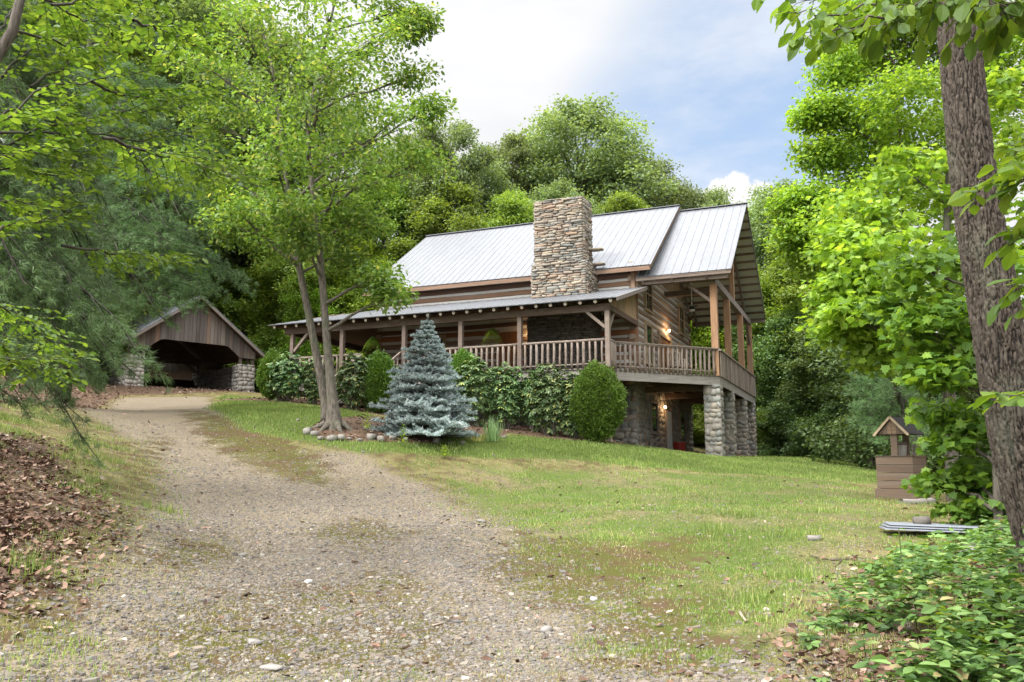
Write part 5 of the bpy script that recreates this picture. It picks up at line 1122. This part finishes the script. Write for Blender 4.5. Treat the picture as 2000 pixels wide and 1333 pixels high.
bp3 = on_ground(1770, 25); bo = [(h, P(u, v, 25 + dd)) for h, u, v, dd in [(.5, 1680, 740, 0), (.45, 1690, 790, -1), (.6, 1730, 700, -1), (.55, 1840, 740, 0), (.4, 1700, 830, -1), (.35, 1740, 860, -2), (.7, 1770, 690, 0), (.4, 1830, 820, -1), (.5, 1750, 760, -2), (.8, 1720, 720, 0)]]
pine(bp3, 4.2, bo, 'small soft young pine behind the well roof', .07, .2, .16, 12, 6, 20, 9, wdt=.06)
rng = np.random.default_rng(15); random.seed(15)
# ---- blue spruce
sb = on_ground(832, 20.8); sp = empty('blue_spruce', sb); tag(sp, 'blue spruce with a full conical silvery blue crown in the mulch bed before the porch', 'tree')
SH = P(830, 617, 20.8)[2] - sb[2]; g = Geo(); g.tube([(0, 0, -.2), (0, 0, SH * .5), (0, 0, SH)], [.09, .05, .008], 8); pos, xd, sz = [], [], []
def shoot(p, q, n):
    d = (q - p); L = np.linalg.norm(d); d /= L; t = rng.uniform(0, 1, n); v_ = unit(n); v_ -= (v_ @ d)[:, None] * d; v_ /= np.linalg.norm(v_, axis=1)[:, None]; v_[:, 2] += .25
    pos.append(p + d * (t * L)[:, None]); xd.append(v_ + d * .75); sz.append(np.full(n, .048))
z = SH - .2; shoot(np.array([0, 0, SH - .35]), np.array([0, 0, SH + .02]), 70)
lay = 0
while z > .04:
    f = 1 - z / SH; Rz = (1.36 * f ** .74 * min(1, .26 + f * 2.3) + .03) * (1.12 if lay % 3 == 0 else .92 if lay % 3 == 1 else 1.0) * random.uniform(.95, 1.06); lay += 1; nb = int(5 + 9 * f); a0 = random.uniform(0, 6)
    for i in range(nb):
        a = a0 + i * 2 * math.pi / nb + random.uniform(-.2, .2); L = Rz * random.uniform(.7, 1.1); d = np.array([math.cos(a), math.sin(a), 0]); tip = d * L + np.array([0, 0, z + L * random.uniform(-.05, .16)]); st_ = np.array([0, 0, z])
        g.tube([st_, (st_ + tip) / 2 - (0, 0, .02 * L), tip], [.012, .009, .004], 4, cap=False); side = np.cross(d, (0, 0, 1)); shoot(st_ + (tip - st_) * .75, tip + d * .05, 40); m = int(3 + L * 8)
        for j in range(m):
            t = .3 + .68 * j / m
            for w in (-1, 1):
                b = st_ + (tip - st_) * t; l2 = (L * .42 * (1.1 - t) + .07) * random.uniform(.7, 1.15); q = b + (side * w * .8 + d * .6 + np.array([0, 0, random.uniform(.0, .5)])) * l2; shoot(b, q, int(30 + l2 * 260))
    z -= .125 + .07 * f
g.build('trunk', ['bark_dark'], sp, True); pos = np.concatenate(pos); xd = np.concatenate(xd); scatter('needles', 'needle', pos, xd, unit(len(pos)), np.concatenate(sz) * rng.uniform(.7, 1.3, len(pos)), 'leaf_spruce', sp, .30)
# ---- shrubs along the porch
def Hb(u, v, b):   # world point on the sight line in the vertical plane b of the cabin
    r = ray(u, v); t = (b + (HO - (0, 0, CAMZ))[:2] @ EY[:2]) / (r @ EY); p = r * t; return np.array([p[0], p[1], p[2] + CAMZ])
def boxwood(u, vt, vb, wpx, b, label, egg=0.):
    c_ = Hb(u, (vt + vb) / 2, b); top = Hb(u, vt, b)[2]; z0 = g1(c_[0], c_[1]); y = c_[1]; h = top - z0; rx = wpx * y / F / 2; e = empty('round_bush', (c_[0], c_[1], z0)); tag(e, label, 'bush', 'clipped round bushes along the porch')
    n = int(15000 * min(2.2, rx * h * 1.3)); d = unit(n); rr = rng.uniform(.70, 1.04, n) ** .8; p = d * rr[:, None]; lump = np.array([mnoise.noise(Vector(tuple(q * 2.2))) * .13 + mnoise.noise(Vector(tuple(q * 7))) * .10 for q in d]); p *= (1 + lump)[:, None]
    zz = p[:, 2]; wz = 1 - .06 * zz + .10 * (1 - zz ** 2); pos = np.stack([p[:, 0] * rx * wz, p[:, 1] * rx * wz * .9, (zz + 1) / 2 * h + .05], 1)
    k_ = int(n * .04); st_ = rng.integers(0, n, k_); st_ = np.repeat(st_, 1); pos[:k_] = pos[st_] + d[st_] * rng.uniform(.02, .12, (k_, 1)) + np.array([0, 0, .04]); d[:k_] = d[st_]
    pos[:, 2] = np.maximum(pos[:, 2], .04)
    scatter('leaves', 'quad', pos, d * .6 + unit(n) * .6 + np.array([0, 0, .5]), unit(n) * .6 + d * .6, .05 * rng.uniform(.7, 1.4, n), 'leaf_box', e, 1.3)
    g = Geo()
    for i in range(9): a = i * .7; limb(g, (random.uniform(-.06, .06), random.uniform(-.06, .06), -.1), (math.cos(a) * rx * .6, math.sin(a) * rx * .6, h * random.uniform(.5, .8)), .025, .008, 0, 5, .1, 5)
    g.build('stems', ['bark_dark'], e)
boxwood(1166, 716, 853, 97, -1.1, 'largest egg shaped clipped bush under the porch corner post', .3)
boxwood(905, 692, 820, 72, -1.1, 'round clipped bush showing above the right side of the spruce'); boxwood(740, 694, 800, 70, -1.6, 'round clipped bush between the light trunk and the spruce'); boxwood(533, 690, 772, 52, -1.3, 'round clipped bush furthest left, beside the carport')
def rhodo(u, vt, vb, wpx, b, label, gap=None, dens=1.):
    c_ = Hb(u, (vt + vb) / 2, b); top = Hb(u, vt, b)[2]; z0 = g1(c_[0], c_[1]); h = top - z0; rx = wpx * 1.15 * c_[1] / F / 2; e = empty('rhododendron', (c_[0], c_[1], z0)); tag(e, label, 'shrub', 'leafy evergreen shrubs along the porch')
    n = int(230 * rx * h * dens) + 60; d = unit(n); d[:, 1] = -np.abs(d[:, 1]) * .8 + .15; rr = rng.uniform(.5, 1.05, n); q = d * rr[:, None]; C_ = np.stack([q[:, 0] * rx, q[:, 1] * rx * .8, np.clip((q[:, 2] + 1) / 2, 0, 1) ** .85 * h], 1); C_[:, 2] += rng.normal(0, .06, n)
    k = 9; m = n * k; ang = np.tile(np.arange(k) * 2 * math.pi / k, n) + np.repeat(rng.uniform(0, 6, n), k); ax = np.repeat(q * .8 + np.array([0, -.1, .9]) + rng.normal(0, .25, (n, 3)), k, 0); ax /= np.linalg.norm(ax, axis=1)[:, None]
    t1 = np.cross(ax, (1, .1, 0)); t1 /= np.linalg.norm(t1, axis=1)[:, None]; t2 = np.cross(ax, t1); x = t1 * np.cos(ang)[:, None] + t2 * np.sin(ang)[:, None] + ax * rng.uniform(-.25, .5, (m, 1)); x[:, 2] -= .22
    scatter('leaves', 'long', np.repeat(C_, k, 0), x, ax + rng.normal(0, .15, (m, 3)), .15 * rng.uniform(.7, 1.2, m), 'leaf_rhodo', e, 1.25)
    g = Geo()
    for i in range(26): limb(g, (random.uniform(-.25, .25) * rx, random.uniform(-.1, .1), -.1), C_[i], .022, .007, 0, 5, .12, 5)
    g.build('stems', ['bark'], e)
for a in ((562, 694, 782, 78, -1.9, 'leafy evergreen shrub in front of the leftmost round bush'), (612, 705, 788, 36, -1.7, 'small evergreen shrub just left of the twin trunks'), (692, 694, 800, 66, -2.2, 'leafy evergreen shrub just right of the pale trunk'), (925, 700, 835, 80, -1.7, 'dark evergreen shrub emerging behind the right flank of the spruce'),
          (985, 712, 845, 84, -1.2, 'tall open evergreen shrub behind the spiky iris clump'), (1078, 712, 852, 84, -1.3, 'yellowing evergreen shrub against the largest round bush'), (1046, 715, 790, 50, -.9, 'upper evergreen shrub bridging over the grey support post'), (1120, 730, 856, 60, -1.2, 'evergreen shrub tucked beside the largest round bush')): rhodo(*a)
# iris clump
ip = on_ground(963, 21.6); t = empty('iris_clump', ip); tag(t, 'clump of spiky sword shaped leaves at the right end of the mulch bed', 'plant')
n = 90; a = rng.uniform(0, 6.28, n); e_ = rng.uniform(.05, .85, n); x = np.stack([np.cos(a) * e_, np.sin(a) * e_, np.ones(n)], 1); p = np.stack([np.cos(a), np.sin(a), 0 * a], 1) * rng.uniform(0, .2, n)[:, None]
scatter('leaves', 'blade', p, x, np.stack([-np.cos(a), -np.sin(a), .2 + 0 * a], 1), rng.uniform(.35, .72, n), 'leaf_iris', t, .05)
t2 = empty('dry_tuft', on_ground(930, 21.2)); tag(t2, 'tan dried tuft of old leaves at the foot of the spiky clump', 'plant')
n = 120; a = rng.uniform(0, 6.28, n); e_ = rng.uniform(.3, 1.4, n); x = np.stack([np.cos(a) * e_, np.sin(a) * e_, np.full(n, .5)], 1); p = np.stack([np.cos(a), np.sin(a), 0 * a], 1) * rng.uniform(0, .25, n)[:, None]; p[:, 2] += .02
scatter('leaves', 'blade', p, x, np.stack([-np.cos(a), -np.sin(a), .6 + 0 * a], 1), rng.uniform(.12, .3, n), 'grass_dry', t2, .05)
def weed(u, d, h, label, nl=26):
    b = on_ground(u, d); t = empty('weed', b); tag(t, label, 'plant'); g = Geo(); g.tube([(0, 0, -.03), (.01, 0, h * .5), (0, .01, h)], [.008, .006, .003], 5); g.build('stem', ['stem_green'], t)
    s_ = np.linspace(.15, 1, nl); a = np.arange(nl) * 2.4; x = np.stack([np.cos(a), np.sin(a), .5 + 0 * a], 1); p = np.stack([0 * a, 0 * a, s_ * h], 1); scatter('leaves', 'long', p, x, np.tile((0, 0, 1.), (nl, 1)) + rng.normal(0, .2, (nl, 3)), .16 * (1.2 - s_ * .7), 'leaf_bright', t)
weed(787, 19.4, .52, 'upright green weed in front of the spruce, left of centre'); weed(715, 20.0, .5, 'upright green weed between the tree roots and the spruce'); weed(868, 19.2, .3, 'small leafy weed at the foot of the spruce')
# ================================================================== UNDERGROWTH, GRASS, GRAVEL, LITTER
def inpoly(x, y, pg): return sdist(x, y, pg)
def ring_sample(n, dmin, dmax, amin, amax, p=0.):
    t = rng.uniform(0, 1, n); d = dmin * (dmax / dmin) ** t if p == 0 else dmin + (dmax - dmin) * t ** p; a = rng.uniform(amin, amax, n); return np.sin(a) * d, np.cos(a) * d, d
# undergrowth on the right: whorled seedlings
X, Y, D = ring_sample(26000, 3.4, 26, .0, .75, 0); s_ = inpoly(X, Y, PG_RIGHT); keep = s_ > rng.uniform(-.12, .4, len(X)); keep &= (np.array([mnoise.noise(Vector((x * 1.1, y * 1.1, 3))) for x, y in zip(X, Y)]) > -.14); keep &= rng.uniform(0, 1, len(X)) < .55; X, Y, D, s_ = X[keep][:6000], Y[keep][:6000], D[keep][:6000], s_[keep][:6000]
n = len(X); Z = gz(X, Y); hgt = (.05 + .6 * rng.uniform(0, 1, n) ** 1.8) * np.clip(.35 + s_ * .45, .3, 1.2); k = 7; m = n * k
C_ = np.stack([X, Y, Z + hgt], 1); ang = np.tile(np.arange(k) * 2 * math.pi / k, n) + np.repeat(rng.uniform(0, 6, n), k); x = np.stack([np.cos(ang), np.sin(ang), rng.uniform(-.4, .25, m)], 1)
sz = np.repeat(rng.uniform(.03, .10, n), k) * rng.uniform(.7, 1.2, m) * (1 + .03 * np.repeat(D, k)); off = np.zeros((m, 3)); off[:, 2] = rng.uniform(-.12, .02, m) * np.repeat(hgt, k) * 2
o = scatter('undergrowth', 'oval', np.repeat(C_, k, 0) + off, x, np.tile((0, 0, 1.), (m, 1)) + rng.normal(0, .3, (m, 3)), sz, 'leaf_ground', None, .95); tag(o, kind='stuff')
# individual seedlings close to the camera
def seedling(x, y, h, label, leafs=9, size=.1, mat='leaf_ground', lean=(0, 0)):
    z = g1(x, y); t = empty('seedling', (x, y, z)); tag(t, label, 'seedling'); g = Geo(); top = np.array([lean[0], lean[1], h]); g.tube([(0, 0, -.02), top * .5 + (0.01, 0, 0), top], [.006, .005, .003], 5); g.build('stem', ['stem_green'], t)
    a = np.arange(leafs) * 2.39996; s_ = np.linspace(.55, 1, leafs); p = top[None] * s_[:, None]; x_ = np.stack([np.cos(a), np.sin(a), rng.uniform(-.3, .3, leafs)], 1); scatter('leaves', 'oval', p, x_, np.tile((0, 0, 1.), (leafs, 1)) + rng.normal(0, .22, (leafs, 3)), size * rng.uniform(.75, 1.15, leafs), mat, t, .95)
for (u, v, h, lab, ln, sz_, mt) in ((1690, 1325, .2, 'broad leaved seedling with yellowish leaves at the bottom, left of the others', 10, .11, 'leaf_ground'), (1880, 1330, .3, 'largest leaved seedling in the bottom right corner', 9, .15, 'leaf_near'), (1790, 1240, .25, 'seedling with long pale green leaves above the bottom right corner', 12, .11, 'leaf_ground'),
                                  (1640, 1210, .16, 'low seedling at the left tip of the undergrowth', 9, .08, 'leaf_ground'), (1960, 1250, .35, 'seedling against the right edge near the bottom', 10, .13, 'leaf_near'), (1770, 1120, .28, 'leafy seedling in the middle of the undergrowth', 12, .11, 'leaf_bright'), (1830, 1300, .34, 'tall thin seedling among the bottom right leaves', 10, .1, 'leaf_bright'),
                                  (1765, 1180, .55, 'thin bare stemmed sapling rising in front of the metal sheets', 6, .07, 'leaf_near'), (1950, 1130, .4, 'seedling just below the foot of the big trunk', 12, .11, 'leaf_near')):
    p = hit(u, min(v, 1330)); seedling(p[0], p[1], h, lab, ln, sz_, mt)
# grass
def ground_field(x, y):
    g_ = np.maximum(soft(sdist(x, y, PG_GRAVEL), .9), soft(sdist(x, y, PG_GRAVEL2), .7)); l_ = soft(sdist(x, y, PG_LAWN), .6); m_ = soft(sdist(x, y, PG_MID), 1.); t_ = np.maximum(soft(sdist(x, y, PG_LITTER), .5), soft(sdist(x, y, PG_LITTER2), .8)); r_ = soft(sdist(x, y, PG_RIGHT), .6); b_ = np.maximum(soft(sdist(x, y, PG_BED), .1), soft(sdist(x, y, PG_HOUSE), .2)); return g_, l_, m_, t_, r_, b_
def nzv(x, y, s, z=0): return np.array([mnoise.noise(Vector((a * s, b * s, z))) for a, b in zip(x, y)])
def blades(name, X, Y, h, w, mat, spread=.35):
    n = len(X); a = rng.uniform(0, 6.28, n); x = np.stack([np.cos(a) * spread * rng.uniform(.2, 1.6, n), np.sin(a) * spread * rng.uniform(.2, 1.6, n), np.ones(n)], 1); o = scatter(name, 'blade', np.stack([X, Y, gz(X, Y) - .005], 1), x, np.stack([-np.cos(a), -np.sin(a), .1 + 0 * a], 1), h, mat, None, w / h); tag(o, kind='stuff')
X, Y, D = ring_sample(330000, 11, 42, -.5, .62, .8); g_, l_, m_, t_, r_, b_ = ground_field(X, Y); keep = (l_ > rng.uniform(.25, 1., len(X))) & (b_ < .5); X, Y, D = X[keep][:120000], Y[keep][:120000], D[keep][:120000]
blades('lawn_grass', X, Y, rng.uniform(.04, .10, len(X)), .007 + .0004 * D, 'grass_green')
X, Y, D = ring_sample(420000, 3.3, 24, -.62, .62, 0); g_, l_, m_, t_, r_, b_ = ground_field(X, Y); tuft = nzv(X, Y, 1.3) + nzv(X, Y, 4.5, 5) * .8
dens = (1 - g_) ** 1.5 * .75 * (1 - .6 * mossf(X, Y)) * (b_ < .5) * (1 - .8 * t_) * (1 - .6 * r_); keep = (dens * (tuft + .25) > rng.uniform(0, .6, len(X))); X, Y, D, tf_ = X[keep][:130000], Y[keep][:130000], D[keep][:130000], tuft[keep][:130000]
hh_ = rng.uniform(.014, .036, len(X)) * (1 + .9 * np.clip(tf_, 0, 1)) * np.clip(.55 + D * .07, .7, 1.7); blades('wild_grass', X, Y, hh_, .004 + .0004 * D, 'grass_green')
X, Y, D = ring_sample(220000, 3.3, 22, -.62, .62, 0); g_, l_, m_, t_, r_, b_ = ground_field(X, Y); tuft = nzv(X, Y, 1.1, 9) + nzv(X, Y, 5, 2) * .6; keep = ((1 - g_ * .8) * (b_ < .5) * (1 - l_) * (1 - .7 * t_) * (tuft + .2) > rng.uniform(0, .7, len(X))); X, Y, D = X[keep][:60000], Y[keep][:60000], D[keep][:60000]
blades('dry_grass', X, Y, rng.uniform(.02, .05, len(X)), .003 + .0004 * D, 'grass_dry', .9)
# taller tufts along the left bank
X, Y = [], []
for u, v in ((160, 960), (190, 870), (150, 880), (170, 940), (60, 830), (30, 850), (90, 820), (120, 830), (10, 820), (200, 840), (230, 880), (30, 1110), (225, 905), (140, 900), (60, 800), (320, 1000), (1230, 930), (1330, 960), (1450, 1010), (1540, 1050), (1400, 1040), (1490, 940), (1560, 1130), (1480, 1180), (1600, 1000)):
    p = hit(u, v); m = 170; X += list(p[0] + rng.normal(0, .16, m)); Y += list(p[1] + rng.normal(0, .16, m))
X, Y = np.array(X), np.array(Y); blades('tall_grass', X, Y, rng.uniform(.06, .17, len(X)), .008, 'grass_green', .5)
# gravel
G12 = (C26V * 1.0, C26F)
def stones_at(name, X, Y, s, mat, tpl, lift=.25):
    n = len(X); Z = gz(X, Y); a = rng.uniform(0, 6.28, n); x = np.stack([np.cos(a), np.sin(a), rng.normal(0, .15, n)], 1)
    o = scatter(name, tpl, np.stack([X, Y, Z + s * .2 * lift], 1), x, np.stack([rng.normal(0, .22, n), rng.normal(0, .22, n), np.ones(n)], 1), s, mat, None, rng.uniform(.6, 1.4, n)); tag(o, kind='stuff')
CV = np.array([(-.5, -.3, -.15), (.42, -.38, -.2), (.5, .3, -.15), (-.4, .36, -.2), (-.34, -.2, .18), (.3, -.26, .22), (.36, .16, .14), (-.26, .26, .2)]); CF = [(0, 3, 2, 1), (4, 5, 6, 7), (0, 1, 5, 4), (1, 2, 6, 5), (2, 3, 7, 6), (3, 0, 4, 7)]
def gravel_pts(n, dmin, dmax, cut):
    X, Y, D = ring_sample(n, dmin, dmax, -.62, .45, 0); g_, l_, m_, t_, r_, b_ = ground_field(X, Y); tuft = nzv(X, Y, 1.2, 21) * .7 + .5 * nzv(X, Y, 4.3, 2); keep = (g_ * 1. + .08) * (.9 + tuft * .3) * (1 - .6 * mossf(X, Y)) > rng.uniform(0, cut, n); return X[keep], Y[keep], D[keep]
X, Y, D = gravel_pts(300000, 3.4, 22, 1.1); stones_at('gravel', X, Y, np.clip(rng.lognormal(math.log(.017), .42, len(X)), .008, .06) * (1 + .02 * D), 'gravel_stone', (CV, CF))
X, Y, D = gravel_pts(15000, 3.4, 12, 1.6); stones_at('gravel', X, Y, np.clip(rng.lognormal(math.log(.038), .3, len(X)), .02, .09), 'gravel_stone', (C26V * (1 + rng.normal(0, .07, C26V.shape)) * np.array([.5, .36, .2]), C26F), .1)
# dead leaves
def litter(name, X, Y, s):
    n = len(X); a = rng.uniform(0, 6.28, n); x = np.stack([np.cos(a), np.sin(a), rng.normal(0, .35, n)], 1); o = scatter(name, (np.array([(0, 0, 0), (.3, .28, .10), (.75, .2, .02), (1, 0, .14), (.75, -.22, .06), (.35, -.25, .12), (.5, 0, -.02)]), [(0, 6, 2, 1), (6, 3, 2), (0, 5, 4, 6), (6, 4, 3)]), np.stack([X, Y, gz(X, Y) + rng.uniform(.0, .035, n)], 1), x, np.stack([rng.normal(0, .5, n), rng.normal(0, .5, n), np.ones(n)], 1), s, 'dead_leaf'); tag(o, kind='stuff')
X, Y, D = ring_sample(210000, 3., 48, -.75, .75, 0); g_, l_, m_, t_, r_, b_ = ground_field(X, Y); p_ = np.maximum.reduce([t_ * 1., r_ * .25, (b_ > .5) * .5, .010 + 0 * X]); p_ = p_ * (.6 + .9 * (nzv(X, Y, .9, 40) + .3)); keep = p_ > rng.uniform(0, 1, len(X)); X, Y, D = X[keep], Y[keep], D[keep]
litter('leaf_litter', X, Y, rng.uniform(.03, .075, len(X)) * (1 + .025 * D))
